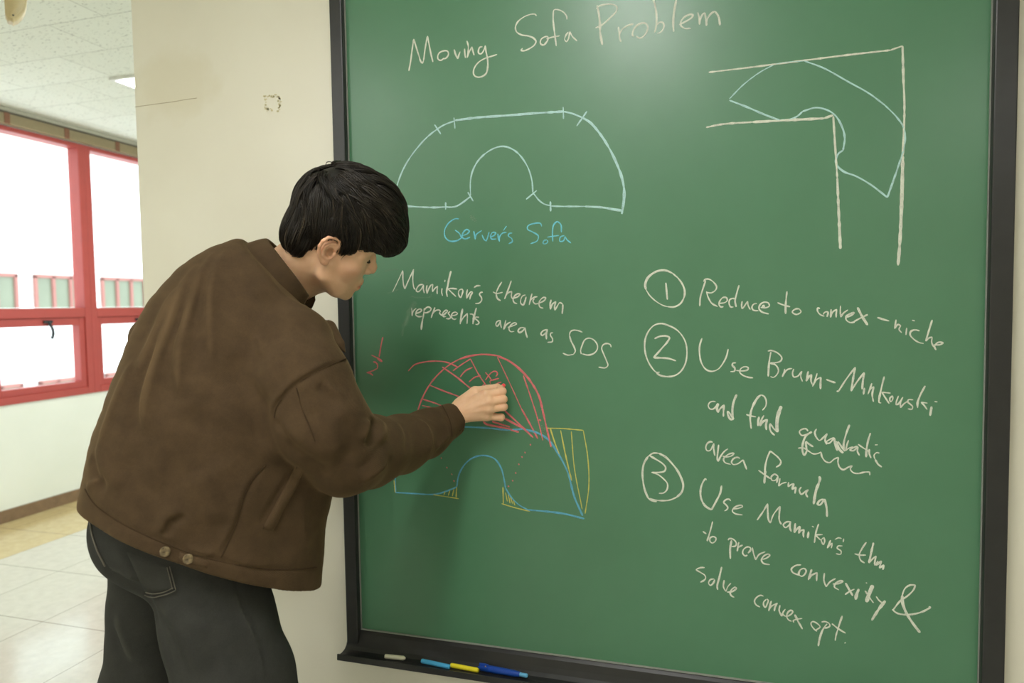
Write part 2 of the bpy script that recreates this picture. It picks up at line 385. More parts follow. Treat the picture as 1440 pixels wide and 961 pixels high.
ceiling_light(-3.36, -2.92, -4.1, -2.9, 'flat ceiling light panel behind the camera, mirrored in the cream wall left of the board')
ceiling_light(-2.12, -1.88, -2.65, -1.85, 'flat ceiling light panel over the hall between the windows and the chalkboard')
ceiling_light(1.5, 1.8, -4.2, -3.0, 'flat ceiling light panel behind the camera to the far right')
# beige unit hanging from the ceiling at the top left corner
hp = at(20, 10, .15); hz = float(hp[2])
root = empty('ceiling_speaker', (hp[0], hp[1], hz)); tag(root, 'beige plastic unit with a chamfered end hanging from the ceiling, top left corner', 'ceiling unit')
hb0 = at(15, 27, .15)
bm = bmesh.new()
hd_ = hb0-CAM; hd_[2] = 0; hd_ /= np.linalg.norm(hd_)
def on_face(x, y):
    v = ray(x, y); return CAM+v*(((hb0-CAM) @ hd_)/(v @ hd_))
low = [on_face(x, y) for x, y in ((7, 19), (14.5, 27), (22, 26), (34, 15), (38, 0))]
pts = [np.array([*low[0][:2], ZC])]+low+[np.array([*low[-1][:2], ZC])]
fv = [bm.verts.new(tuple(p)) for p in pts]; bv = [bm.verts.new(tuple(p+hd_*.08)) for p in pts]
k = len(fv); bm.faces.new(fv); bm.faces.new(bv[::-1])
for i in range(k): bm.faces.new([fv[i], bv[i], bv[(i+1) % k], fv[(i+1) % k]])
bmesh.ops.bevel(bm, geom=list(bm.edges), offset=.007, segments=3, affect='EDGES')
bm_obj('casing', bm, M['beige_plastic'], root, None, True)
s = on_face(18.5, 21.5); revolve('screw', s+hd_*.002, s-hd_*.002, [(0, .0028), (1, .0028)], M['black_plastic'], root, 10)

# wear on the cream wall
M['crack'] = plain('crack_in_paint', (150, 132, 92), .8)
def ribbon(P, wd, y, lift=.0006, taper=True):
    P = np.asarray(P, float); T = np.gradient(P[:, [0, 2]], axis=0); T /= np.linalg.norm(T, axis=1)[:, None]+1e-9
    N = np.stack([-T[:, 1], T[:, 0]], 1); n = len(P); W = np.full(n, wd/2.0) if np.isscalar(wd) else np.asarray(wd)/2
    V = np.zeros((n, 3, 3))
    for j, s in enumerate((-1, 0, 1)):
        V[:, j, 0] = P[:, 0]+s*W*N[:, 0]; V[:, j, 2] = P[:, 2]+s*W*N[:, 1]; V[:, j, 1] = y-(lift if s == 0 else lift*.25)
    F = [[3*i+j, 3*i+j+1, 3*i+j+4, 3*i+j+3] for i in range(n-1) for j in (0, 1)]
    return V.reshape(-1, 3), F
pts = [at(x, y, WALL_Y) for x, y in ((190, 150.5), (215, 147), (245, 143), (262, 140), (277, 138))]
V, F = ribbon(spline(pts, .004), .0014, WALL_Y); tag(mesh('crack', V, F, M['crack'], wb, None, False), 'thin dark crack in the cream paint')
V, F = [], []
for i in range(50):
    if i < 16: x, y = 371+rng.random()*23, 133+rng.random()*3.5
    else:
        e = rng.random()*4; x, y = {0: (372+rng.random()*4, 137+rng.random()*18), 1: (391+rng.random()*4, 137+rng.random()*18)}.get(int(e), (373+rng.random()*21, 152+rng.random()*5))
    p = at(x, y, WALL_Y); s = .0012+.0022*rng.random()
    b0 = len(V); k = 6; V += [(p[0]+s*math.cos(a)*(.6+.8*rng.random())*1.3, WALL_Y-.0004, p[2]+s*math.sin(a)*(.5+.7*rng.random())) for a in np.linspace(0, 2*math.pi, k, endpoint=False)]; F.append([b0+q for q in range(k)])
tag(mesh('tape_residue', V, F, plain('yellowed_tape_residue', (212, 202, 160), .5), wb, None, False), 'yellowed crumbs of old tape in a small square')

# ------------------------------------------------------------------ chalkboard
board = empty('chalkboard', (-.15, WALL_Y, .40)); tag(board, 'large green chalkboard with a black frame, covered in chalk formulas and drawings', 'chalkboard')
XL = float(at(487, 0)[0]); XL = (XL+float(at(506.5, 885)[0]))/2; XR = float(at(1385.5, 480)[0]); ZB = float((at(507, 885)[2]+at(1085, 961)[2])/2); ZT = 2.42
FY = -.020
XLo = float((at(461, 0, FY)[0]+at(488, 880, FY)[0])/2); XRo = float((at(1435, 0, FY)[0]+at(1413, 961, FY)[0])/2)
box('board_panel', (XL-.01, 0, ZB-.01), (XR+.01, .012, ZT+.01), M['board'], board)
def rail(lo, hi): return box('frame_rail', lo, hi, M['frame'], board, .003)
rail((XLo, FY, ZB-.040), (XL, WALL_Y, ZT+.05)); rail((XR, FY, ZB-.040), (XRo, WALL_Y, ZT+.05)); rail((XL, FY, ZT), (XR, WALL_Y, ZT+.05))
box('edge_strip', (XL, -.004, ZB), (XL+.0022, 0, ZT), M['seam'], board); box('edge_strip', (XR-.002, -.004, ZB), (XR, 0, ZT), M['seam'], board)
box('edge_strip', (XL, -.005, ZB-.0005), (XR, 0, ZB+.0022), M['seam'], board)
# chalk tray: bevelled lower rail flowing into a hollow shelf with a raised lip
prof = [(0, ZB), (-.010, ZB-.009), (-.016, ZB-.026), (-.022, ZB-.039), (-.031, ZB-.046), (-.045, ZB-.0485), (-.060, ZB-.0475), (-.066, ZB-.042), (-.070, ZB-.041), (-.0712, ZB-.057), (-.05, ZB-.061), (.012, ZB-.061)]
TRAY_Z = ZB-.0485
extrude_profile('chalk_tray', prof, XLo, XRo, M['frame'], board)
def tray_at(px, py):
    v = ray(px, py); zz = TRAY_Z+.005; p = CAM+v*(zz-CAM[2])/v[2]; return p

# ---- chalk marks: strokes in photo pixels (crop origin, crop zoom), laid on the enamel plane
def strokes(txt, ox, oy, s, w):
    out = []
    for st in txt.split(';'):
        st = st.strip()
        if not st: continue
        wd = w; tk = st.split()
        if tk[0][0] == 'w': wd = float(tk[0][1:]); tk = tk[1:]
        cur, segs = [], []
        for q in tk:
            if q == '/':
                segs.append(cur); cur = [cur[-1]]
            else:
                a, b = q.split(','); cur.append((ox+float(a)/s, oy+float(b)/s))
        segs.append(cur)
        for g in segs:
            if len(g) > 1: out.append((g, wd))
    return out
def marks(name, label, mat, *parts):
    R = []
    for txt, ox, oy, s, w in parts:
        for g, wd in strokes(txt, ox, oy, s, w):
            Q = spline(g, 1.1)
            P = np.array([at(x, y, 0) for x, y in Q]); k = len(P)
            sc_ = 1/pxm(P[k//2])
            W = 1.1*wd*sc_*(1+.16*np.interp(np.arange(k), np.arange(0, k+6, 5), rng.standard_normal(len(np.arange(0, k+6, 5)))))
            e = min(k//2, 2)
            if e: W[:e] *= np.linspace(.55, 1, e, endpoint=False); W[-e:] *= np.linspace(1, .55, e+1)[1:]
            R.append(ribbon(P, W, -.0003-.0004*rng.random(), .0005))
    lo = np.array([v.min(0) for v, f in R]); hi = np.array([v.max(0) for v, f in R]); n = len(R); sz = (hi-lo).max(1)
    gap = np.sqrt((np.maximum(0, np.maximum(lo[:, None]-hi[None], lo[None]-hi[:, None]))**2).sum(2))
    near = gap <= np.maximum(.019, .48*np.maximum(sz[:, None], sz[None])) if name != 'chalk_handwriting' else gap <= .0125
    comp = np.arange(n)
    for _ in range(n):
        new = np.array([comp[near[i]].min() for i in range(n)])
        if (new == comp).all(): break
        comp = new
    for c_ in np.unique(comp):                       # one part per word or separate drawing
        V, F, n0 = [], [], 0
        for i in np.nonzero(comp == c_)[0]:
            V.append(R[i][0]); F += [[q+n0 for q in f] for f in R[i][1]]; n0 += len(R[i][0])
        tag(mesh(name, np.vstack(V), F, mat, board, None, False), label)
A_ = (560, 0, 6); B_ = (800, 0, 6); C_ = (540, 370, 8); D_ = (680, 370, 6.005); E_ = (900, 370, 6.545); F_ = (1100, 400, 6); G_ = (900, 450, 7.2); H_ = (1060, 480, 5.333)
I_ = (980, 550, 8.007); J_ = (1100, 580, 6.006); K_ = (890, 630, 8.47); L_ = (1050, 640, 5.338); M_ = (970, 720, 7.393); N_ = (1100, 760, 6.405); O_ = (1040, 820, 8); P_ = (500, 460, 9.607)
Q_ = (540, 140, 4); R_ = (960, 40, 2.669); S_ = (480, 440, 3.203); T_ = (580, 500, 6.867)
HW = 'chalk_handwriting'; DR = 'chalk_drawing'
marks(HW, 'title line reading Moving Sofa Problem in white chalk', M['chalk_white'],
 ("""90,600 105,520 118,420 132,330 / 150,390 175,470 192,520 205,532 215,510 / 225,430 238,350 248,305 / 262,380 278,460 294,525;
 390,490 360,510 338,500 335,470 350,445 385,430 415,432 425,455 415,480 390,500; 472,418 485,460 502,498 / 512,465 524,435; 560,412 562,450 568,490;
 580,345 592,390 590,440 582,490 / 600,440 622,395 / 630,430 642,468;
 712,395 690,400 678,425 680,450 700,455 725,420 735,385 / 742,440 754,500 755,570 742,620 710,645 675,652 645,640 635,610 645,570 680,525 740,490 790,475 835,460;
 1168,135 1155,122 1120,122 1060,145 1010,185 990,230 1000,270 1040,295 1100,305 1145,325 1163,350 1150,380 1110,410 1060,430 1038,425 1050,408;
 1240,378 1215,380 1200,365 1205,335 1230,315 1260,310 1265,330 1245,365 1230,380; 1250,330 1300,315 1365,303;
 1425,165 1420,135 1390,100 1345,82 1315,85 1308,130 1310,200 1320,280 1334,390; 1436,270 1415,300 1405,335 1420,352 1436,330 1448,268 / 1470,308 1510,348""", *A_, 1.9),
 ("""w2.4 238,45 252,110 262,200 265,280 275,340 283,382; 232,75 250,55 310,38 370,38 405,60 400,95 360,140 300,195 265,220 225,235;
 418,228 425,280 430,330 438,355 / 428,300 445,255 490,220 545,202; 550,305 538,300 540,270 565,225 605,200 645,198 665,225 655,275 620,315 590,322 570,305;
 w2.4 712,-10 730,60 740,150 735,230 722,278; 735,220 760,192 790,190 803,215 790,255 765,278 745,282; w2.8 908,-10 890,90 880,190 884,270;
 930,210 980,185 1035,150 1047,128 1025,122 975,145 945,185 945,215 975,240 1030,240; w2.2 1088,105 1100,160 1102,210 / 1110,160 1130,120 1148,108 / 1155,160 1160,220 / 1165,170 1200,115 1232,95 / 1262,140 1275,215""", *B_, 2.0))
marks(DR, 'sofa outline with tick marks in pale blue chalk under the title', M['chalk_ice'],
 ("""62,600 60,560 64,535 70,500 85,450 110,390 145,330 190,270 240,215 285,178 335,145 400,120; w2.8 400,118 520,103 700,90 850,78 1010,68; w2.2 1010,68 1060,80 1115,102;
 w3 1115,102 1160,130 1205,180 1250,245 1300,340 1335,430 1350,500 1350,560 1338,645; w3 1338,625 1300,620 1230,608 1130,602; 1130,602 1000,602 940,600; 940,598 905,590 875,570 850,540 838,525;
 838,525 833,460 815,395 785,340 745,295 700,270 665,264 620,275 570,305 530,345 500,400 488,450 486,500 488,540; 488,545 450,575 410,600 380,606 345,604; w2.2 345,605 280,608 180,604 82,597 50,594;
 285,142 320,195; 394,102 400,165; 1008,42 1010,110; 1142,67 1084,150; 472,522 502,572; 860,512 800,562; 347,578 347,620; w2.4 936,574 938,630""", *Q_, 1.9))
marks(HW, "words Gerver's Sofa in cyan chalk", M['chalk_cyan'],
 ("""422,672 400,672 365,695 342,735 345,775 370,797 410,795 436,780 / 425,755 400,735; 440,768 470,755 480,740 465,732 445,750 440,775 455,785 485,775; 505,740 510,765 513,788 / 520,760 550,738;
 552,762 562,785 575,798 / 585,770 592,745; 598,775 620,765 628,752 612,748 600,768 605,785 632,785; 640,755 645,785 650,800 / 650,775 668,752 690,748; 690,712 672,738; 722,752 705,755 700,768 718,782 722,800 702,812;
 888,715 880,698 845,698 810,712 808,730 840,748 868,768 862,795 825,812; 915,790 900,795 895,810 910,812 922,800 915,790; 998,748 995,705 975,688 955,705 948,750 950,800; 918,775 985,765;
 1015,765 992,775 990,798 1010,795 1018,770 / 1030,790 1052,808""", *Q_, 1.6))
marks(DR, 'right-angled corridor walls in white chalk at the upper right', M['chalk_white'],
 ("""w2.2 98,165 250,147 460,120 620,100 780,82 / 825,66; w2.8 825,66 828,180 832,300 826,480; w3.8 826,480 822,640 815,800 808,890; w2.4 88,372 150,360 260,352; w2.9 260,352 430,343 530,338 / 565,326; w2.4 565,330 572,440 580,560; w3.2 580,560 586,700 592,828""", *R_, 2.2))
marks(DR, 'sofa shape turning the corridor corner in pale blue chalk', M['chalk_ice'],
 ("""w1.5 175,265 230,210 290,165 345,135 / 400,127 455,122 ; 455,122 530,150 620,200 700,245 760,290 ; 760,290 800,330 828,370 835,410 828,460 ; w2.2 828,460 805,530 768,635 / 710,590 650,555 605,538 580,515 575,495 585,470 602,458 / 608,410 598,370 575,330 545,308 500,298 450,312 / 430,330 400,342 365,345 ; w2.3 365,345 310,325 240,295 175,270""", *R_, 1.8))
marks(HW, "two lines reading Mamikon's theorem represents area as SOS in white chalk", M['chalk_white'],
 ("""w1.1 98,325 150,220 212,85; 213,85 213,160 220,240 235,292 / 270,210 335,72 / 325,150 328,230 340,285 355,300; 440,240 400,250 370,285 365,315 385,325 420,295 445,245 / 445,300 455,340;
 485,250 478,300 484,345 / 500,300 530,250 552,240 / 545,290 548,325 / 570,290 605,260 / 598,310 600,350; 655,285 650,330 660,370; 688,190 684,215; w2.2 755,90 735,170 715,270 705,330 714,382; 825,293 770,287 718,290 / 760,330 812,380;
 885,292 850,305 838,340 850,375 865,388 880,350 888,310 875,295; 940,298 930,345 930,400 / 950,360 980,325 1000,330 / 975,370 966,412; 1012,278 1045,258 1085,256; 1112,328 1085,335 1075,355 1095,385 1100,415 1075,450 1028,458;
 312,505 316,550 318,598 / 322,560 350,520 365,512; 358,570 400,555 425,535 415,520 385,525 360,560 362,590 395,605 430,600; w2 455,510 445,590 428,680 420,752; 455,530 480,502 510,498 530,515 520,540 480,560 448,560;
 w2 575,500 550,560 532,618; 532,600 555,560 585,535 620,530 635,545 620,565; 620,565 660,590 700,560 718,540 700,532 668,555 660,585 670,605 700,600; 745,545 725,565 740,590 750,615 730,628 700,625; 760,595 810,585 828,570 810,555 780,560 760,590 770,625 795,635 815,628;
 w2.3 885,515 870,590 858,688; 862,670 890,620 940,565 / 938,620 935,685; w2.4 1040,505 1015,600 1000,688; 965,575 1000,580 1010,610; 1070,612 1035,610 1020,620 1055,650 1070,675 1050,692 1030,690""", *C_, 1.7),
 ("""155,160 125,210 108,260 118,300 145,320; 80,245 110,258 162,248; w2.1 235,150 210,220 178,305; 178,300 205,255 240,240 / 235,280 245,305; 250,300 290,285 308,265 290,260 262,280 250,310 260,335 285,345;
 355,270 330,280 315,310 315,340 335,355 350,325 360,285; 410,258 395,310 385,355 / 400,310 430,290 455,285; 430,300 418,320 435,345 480,335 515,315 525,295 505,292 475,320 468,350 480,375 505,382; w2.1 572,310 562,350 565,392 / 580,350 612,325 / 600,370 602,400 / 620,370 645,335 670,350 / 668,390 664,430;
 140,485 115,495 104,520 115,535 138,505 142,482 / 145,520 152,550; 190,482 180,520 170,562 / 195,520 230,498; 205,545 250,530 280,515 265,505 230,525 215,560 230,580 260,578; 345,545 310,550 292,575 305,588 335,570 350,545; w2.1 350,545 358,590 370,632;
 540,562 505,572 485,598 495,612 525,590 542,560; w2.1 540,562 530,600 532,645; 588,590 570,592 565,610 582,640 580,665 540,670; 835,585 800,572 760,568 735,580 725,610; w2 725,610 740,660 765,710 775,745 760,772; 760,772 710,778 670,762;
 825,770 820,740 835,690 855,650 890,635 930,650 960,690 960,730 930,765 880,778 835,768; 1078,712 1070,690 1040,680 1010,692 998,720 1015,770 1040,830 1050,865 1030,885 972,880""", *D_, 1.7))
marks(HW, 'circled number one in white chalk', M['chalk_white'],
 ("""w2.6 55,245 48,200 70,140 120,95 180,70 240,70 300,95; w2 300,95 355,145 395,205 412,265 400,330 365,380 310,405 250,402; w1.6 250,402 210,390 150,355 90,300 55,245; w2.2 238,182 245,260 252,338""", *E_, 2))
marks(HW, 'first step reading Reduce to convex-niche in white chalk', M['chalk_white'],
 ("""605,160 575,250 555,320 550,398; 585,172 600,152 635,150 680,180 705,220 695,250 655,275 610,270; 612,262 625,310 660,370 715,402; 728,372 780,365 803,345 795,320 765,318 735,350 728,385 745,405 768,402; 850,325 825,340 820,375 835,405 860,405; 850,325 870,330; w2.2 912,205 890,280 875,350 885,405;
 940,352 935,390 940,420 955,405 990,352 / 995,390 1015,430; 1075,372 1045,380 1030,410 1045,435 1090,440; 1110,410 1160,412 1190,395 1180,368 1140,362 1105,385 1095,420 1120,450 1185,470; w2.4 1125,408 1138,392 1147,408""", *E_, 1.8),
 ("""w2.2 40,60 32,130 28,200 28,250; -40,155 0,172 66,190; 140,205 100,215 85,235 120,255 158,232 140,208 110,205; 318,205 300,200 298,225 320,255 355,270; 345,255 360,235 385,235 378,275; 412,210 408,280 / 425,235 460,210 / 455,250 455,280; 492,180 490,230 495,278 / 515,245 555,215;
 540,280 590,258 605,240 575,248 540,270 540,300 570,322 612,320; w2.8 635,195 670,265 720,345; 600,318 650,290 722,255; w2.2 802,280 850,296 902,310; 960,298 948,375 / 975,340 1000,350 / 985,380 1008,410; w2.2 1050,368 1043,428; 1095,304 1118,308; 1158,393 1120,385 1085,398 1078,425 1105,460 1150,490 1192,500;
 w2.2 1265,300 1240,380 1210,480; 1210,480 1235,455 1265,445 / 1260,490 1278,530; 1280,510 1330,510 1355,495 1330,488 1300,500 1285,525 1297,555""", *F_, 1.9))
marks(HW, 'circled number two in white chalk', M['chalk_white'],
 ("""200,530 165,530 110,470 70,390 48,290 55,190 90,110 145,55 215,38 290,58 370,100 430,165 465,240 475,340 460,440 415,520 350,565 270,575 200,560 165,535; w2.2 148,190 200,168 270,165 298,180 280,220 220,290 138,383; w2.4 138,383 200,385 290,392 365,416""", *G_, 2.0))
marks(HW, 'second step reading Use Brunn-Minkowski and find quadratic area formula in white chalk', M['chalk_white'],
 ("""628,185 605,260 603,340 620,430 665,500 725,522 790,500 840,440 875,370 893,295; 972,435 940,440 935,460 960,490 955,520 915,525; 970,512 1040,518 1090,505 1095,485 1060,475 1020,495 1010,530 1040,560 1090,580 1145,588""", *G_, 1.9),
 ("""w2.1 128,80 115,160 108,265; 105,75 130,70 180,90 210,125 200,150 160,162 120,165 / 165,180 185,220 170,255 145,272 125,265; 232,208 225,240 213,268 / 230,235 255,212 288,205; 300,208 290,240 300,268 330,262 360,225 / 352,265 365,303; w2.2 408,225 400,265 392,300 / 410,270 435,250 / 428,290 438,325; 475,240 460,290 440,340 / 470,290 502,270; w2.4 502,270 500,320 500,360; w2.4 543,287 580,302 612,312;
 622,372 632,380 / 690,290 760,195 ; w2.6 760,195 745,280 730,375 ; w2.2 730,375 770,310 828,235 / 818,300 812,362; w2.2 830,350 822,400; 885,315 870,360 855,398 / 880,355 900,340; w2.2 900,340 888,400 897,455; w2.2 978,265 955,360 940,460 955,463; 1025,390 960,383 / 990,430 1015,468; 1040,408 1020,430 1025,455 1042,435 1040,410; 1085,410 1070,450 1065,478 / 1085,470 1118,420 / 1100,460 1100,500 / 1125,470 1155,450; 1195,440 1160,440 1155,455 1190,490 1185,510 1155,508;
 w2.2 1285,335 1250,400 1228,460 1228,500; 1302,465 1255,458 / 1280,485 1300,513; w2.6 1333,490 1322,560; 1355,453 1377,456""", *H_, 1.8),
 ("""210,122 180,118 145,130 128,165 145,200 180,205 215,175 240,140 ; w2.8 240,140 225,190 240,245 ; 240,245 255,210 305,155 ; w2.6 305,155 300,220 298,290; w2.4 345,225 350,270 380,320 415,318 / 395,290 350,225; w2.8 448,40 415,120 400,210 405,320;
 738,218 775,170 780,110 755,60 720,45 ; w2.4 720,45 685,75 640,150 610,230 600,310 605,370 612,425; 555,265 600,280 665,292; w2.4 700,290 690,340 688,395; w2.4 755,275 730,320 708,395 / 740,350 795,320; w2.4 795,320 778,380 782,440; w2.2 825,365 820,410 835,460 875,500; 825,365 870,430 905,465; w3.8 950,170 915,270 900,370 905,465;
 178,578 150,572 115,595 100,640 115,672 145,672 175,630 190,590 / 190,660 203,730; 245,605 235,690 230,770 240,795 / 265,740 310,680 350,652; 290,735 340,745 400,725 415,702 380,705 325,735 300,770 315,805 380,828; 485,760 455,748 410,765 390,805 410,828 460,820 520,775 ; w2.2 520,775 540,830 560,885; 890,860 935,830 945,795 915,750 825,675; w2.3 825,675 790,760 770,850 765,950""", *I_, 1.8),
 ("""w2.3 145,120 138,150 132,215; 88,115 130,145 180,180; 235,160 210,145 185,165 190,190 215,190 235,160 / 225,210; 250,175 240,235 / 265,215 300,205; w2.2 315,205 310,240 / 330,225 355,215 / 340,260 / 370,240 / 362,290; 410,240 395,265 410,295 440,275 462,260; w2.3 462,260 445,290 458,318; w3 545,160 550,180 520,270 502,370; w2.4 575,330 545,345 532,370 550,375 585,330; w2.5 585,330 600,400 603,465""", *L_, 1.9),
 ("""218,160 200,140 165,145 145,165 165,195 210,185 250,165 ; w2.3 250,165 200,200 175,260 170,320 185,362 205,330 200,250 210,245; w2.2 200,250 235,275 262,292; 133,303 180,302 225,330 265,352 310,345 328,335 / 335,375 365,415 400,425 440,395 475,380 / 470,420 485,465 515,485 555,465 590,450 / 575,480 600,510 640,517 700,505 740,505 / 738,532;
 290,140 275,170 290,215 315,238 345,215 380,180 / 362,230 375,272; 440,215 400,230 370,255 395,262 440,215 ; w2.4 440,215 445,270 465,325; w3 455,245 480,310 515,345; 470,245 500,290 530,330; w2.4 568,105 540,180 520,260 518,320; 560,235 545,280 535,325 / 560,305 600,292; 635,285 600,300 572,320 600,325 640,290 / 635,330 652,365; w2.6 745,175 725,240 712,310 708,380; 640,270 690,305 740,335; w2.3 735,310 735,350 750,388; 782,276 806,274; 820,345 795,342 775,365 785,400; w2.6 785,400 810,440 840,463""", *J_, 1.9))
marks(HW, 'circled number three in white chalk', M['chalk_white'],
 ("""w2.6 185,605 145,510 120,390 115,280 135,180 180,105; 180,105 240,65 310,65; w2.5 310,65 390,110 460,180 530,270 580,370 600,450 580,530 520,590; 520,590 440,622 350,630 260,622 185,605 / 230,630 285,642; 200,95 280,140 350,185 390,235 380,275 330,292 222,292 / 300,320 370,375 412,430 405,500 365,538 310,543""", *K_, 2.0))
marks(HW, "third step reading Use Mamikon's thm to prove convexity & solve convex opt. in white chalk", M['chalk_white'],
 ("""w2.4 878,385 865,370 825,430 805,520 815,610 860,690 935,740 / 990,640 1040,540 1057,450; 1165,632 1145,612 1105,620 1082,650 1110,680 1130,710 1120,735 1090,753; 1190,730 1260,720 1305,700 1295,685 1250,690 1200,720 1185,755 1220,785 1305,800""", *K_, 1.8),
 ("""78,490 120,430 158,365 / 158,430 165,490 178,512 / 200,450 250,385; w2.3 250,385 245,440 245,490 260,522; 325,500 295,505 275,525 290,545 315,530 330,498; w2.2 330,498 325,550 335,575; w2.2 365,512 358,585 / 375,560 400,535 / 390,590 / 405,570 432,560 / 425,590 428,620; w2.4 465,575 458,625; 490,535 505,543; w2 540,518 520,580 508,660; 570,598 515,600 / 540,625 555,640; 580,618 560,640 575,672 585,650 580,618; 630,640 605,700 / 625,675 642,660 / 635,700; 662,635 690,622 712,628; 728,628 724,655; 718,683 685,685 680,700 708,722 705,745 670,742;
 898,655 865,705 845,750 855,790 885,812; 808,742 850,752 895,752; w2.5 952,658 935,730 918,812; 918,812 945,780 972,758; w2.2 972,758 962,800 962,830; w2.2 985,795 970,830 / 1012,795 / 995,850 / 1030,825 / 1022,862""", *L_, 1.8),
 ("""w2.2 238,100 215,190 180,305; 135,203 172,230; 205,270 245,258 272,275 265,305 235,325 212,310 210,275 240,258; w2.2 435,295 420,380 422,490; 398,295 410,280 450,285 482,320 475,355 435,362; 510,315 500,360 492,410 / 505,370 550,345; 600,450 575,458 550,430 560,390 600,365 630,375 630,400 605,430; 650,370 662,430 685,500 / 720,445 785,415; 755,495 800,480 832,450 815,440 775,455 745,500 765,535 832,550;
 155,580 110,582 68,602 110,630 155,660 165,690 145,715 110,732; 255,698 215,705 195,740 215,765 245,740 260,705; w2.2 332,572 305,690 285,770 290,812; 358,710 350,780 375,830 / 395,780 428,742; 385,835 440,830 485,795 470,785 430,815 420,845 430,870 462,890""", *M_, 1.8),
 ("""170,222 120,228 82,260 95,290 150,315; 155,320 148,300 165,265 200,255 215,275 200,310 175,325 155,315; w2.3 265,262 250,310 235,358; 240,350 260,320 315,290; w2.3 315,290 310,330 310,368; 380,295 375,360 395,420 / 430,375 480,345; 455,395 510,390 545,370 525,365 480,390 470,420 510,448; w2.6 570,385 600,440 635,500; 565,490 600,465 650,440; w3.2 690,438 670,490 660,535; w3 755,380 762,389; w4.2 815,405 780,490 758,558; 745,455 785,515 822,565; 845,505 870,540 900,565; w3.4 928,545 870,620 805,722;
 w2 1000,625 1060,550 1130,500 1180,450 1200,405 / 1150,405 1105,435 1080,495; w3 1080,495 1085,570 1120,660 1170,740 1240,832; w2.2 990,622 1030,655 1090,670 1170,668 1260,645 1338,605 / 1318,598""", *N_, 1.9),
 ("""270,150 235,140 190,165 168,205 185,245 230,272; 300,185 272,215 272,255 290,275 312,235 322,195 305,180; w2.2 358,202 340,260 328,318; 335,300 350,270 425,225; w2.2 425,225 400,270 390,318; w2.2 455,250 445,310 475,375; 475,375 490,330 515,295; 480,350 520,375 570,360 598,325 580,308 545,330 530,375 550,415 585,432; w2.2 620,355 660,435 708,520; 610,445 605,425 640,410 705,400; 805,440 805,470 835,515 870,545; 860,530 905,495 870,455 825,435 805,445; w2.3 985,460 940,520 905,610 885,712; 922,440 960,435 1005,455 1015,485 980,505 940,505; w2.2 1155,370 1115,490 1085,590 1075,650; w2.2 1038,458 1110,515 1192,566; 1180,680 1195,670""", *O_, 1.8))
marks(HW, 'fraction one half in red chalk', M['chalk_red'], ("""w1.9 370,138 345,250 320,405; w1.6 215,380 290,415; w2.6 290,415 362,470; w1.9 242,472 275,480 300,520 295,560 ; w1.3 295,560 240,590 152,618 ; w1.9 152,618 195,625 238,655""", *P_, 1.8))
marks(DR, 'lower sofa outline in blue chalk', M['chalk_blue'],
 ("""243,755 245,810 / 330,815 420,818 470,805 520,785 / 530,730 555,685 590,655 640,643 690,658 720,700 735,760 740,790 / 765,830 800,865 840,888; w2.4 840,888 920,895 1000,905 1095,928; w2.5 1087,915 1050,830 1020,720 980,640 930,570 880,540 820,525; w2.4 470,508 530,513 640,518 760,528 820,523; 243,755 246,690 262,620""", *S_, 1.9))
marks(DR, 'hatched arch of rays in red chalk around the hand', M['chalk_red'],
 ("""302,262 330,235 375,222 430,218 480,225 525,245; w1.8 345,440 365,385 395,330 430,285 480,240 530,210; w2.2 530,210 580,195 640,188 700,193; w2.9 700,193 760,220 820,270 860,320 890,375 905,430; w2.2 905,430 915,475 945,605; 368,390 435,412 560,470; 365,418 405,428 520,470; w2 400,327 460,352 530,378 640,425; w2 455,245 520,290 575,335 660,395; 582,208 620,280 655,330 700,390;
 w1.4 703,200 760,320 810,430 ; w2 810,430 860,520 885,568; 820,283 850,370 885,480 908,575; w2.2 735,440 800,500 862,560; w2.6 735,475 780,500 830,525; w2.6 640,490 650,500 740,520 800,538; w2.4 680,490 760,515; 503,262 540,235 582,208; 535,290 560,262 592,246; 575,312 600,292 628,283; w3 890,482 900,486""", *S_, 1.6),
 ("""705,165 745,210 765,240; 705,240 740,190 785,155 815,160 820,185 805,203; 755,275 750,250 790,235 838,222; 800,292 820,270 860,258; 670,300 700,275""", *T_, 1.6))
dots = ((451, 655), (476, 698), (498, 728), (508, 758), (852, 595), (828, 630), (814, 650), (800, 683), (786, 722), (772, 757), (753, 782), (862, 560))
marks(DR, 'two dotted lines in red chalk inside the lower sofa', M['chalk_red'], (';'.join('%d,%d %d,%d' % (x-2, y-3, x+2, y+3) for x, y in dots), *S_, 1.9))
marks(DR, 'hatched corner pieces in yellow chalk around the lower sofa', M['chalk_yellow'],
 ("""925,520 1000,522 1090,530 / 1110,650 1115,780 1098,905; w1.7 940,518 960,580 982,640; w1.7 988,530 1010,640 1038,758; 1036,535 1050,700 1085,885; w1.6 238,755 243,810; 415,820 470,828 530,838; 520,785 517,832; 462,822 468,805; 482,824 490,800; 500,826 508,793; 728,785 730,860; 722,860 780,878 850,895; 740,810 748,850; 752,818 760,858; 762,830 772,862; 775,845 782,868""", *S_, 1.3))
marks('chalk_smear', 'faint wiped chalk streaks behind the first word of the theorem line', M['chalk_smear'],
 ("""w6 355,435 310,510 262,580; w4 270,590 230,680 210,730; w4 280,600 245,700; w4 215,745 205,825; w4 390,190 440,205 485,222; w2.5 40,340 110,322 170,290; w2 300,375 420,392 520,380 545,355; w1.5 0,95 80,78 170,70; w2 480,225 520,260""", *C_, 4), ("""w5 485,655 520,685""", *Q_, 4), ("w6 905,505 908,545", *S_, 5))

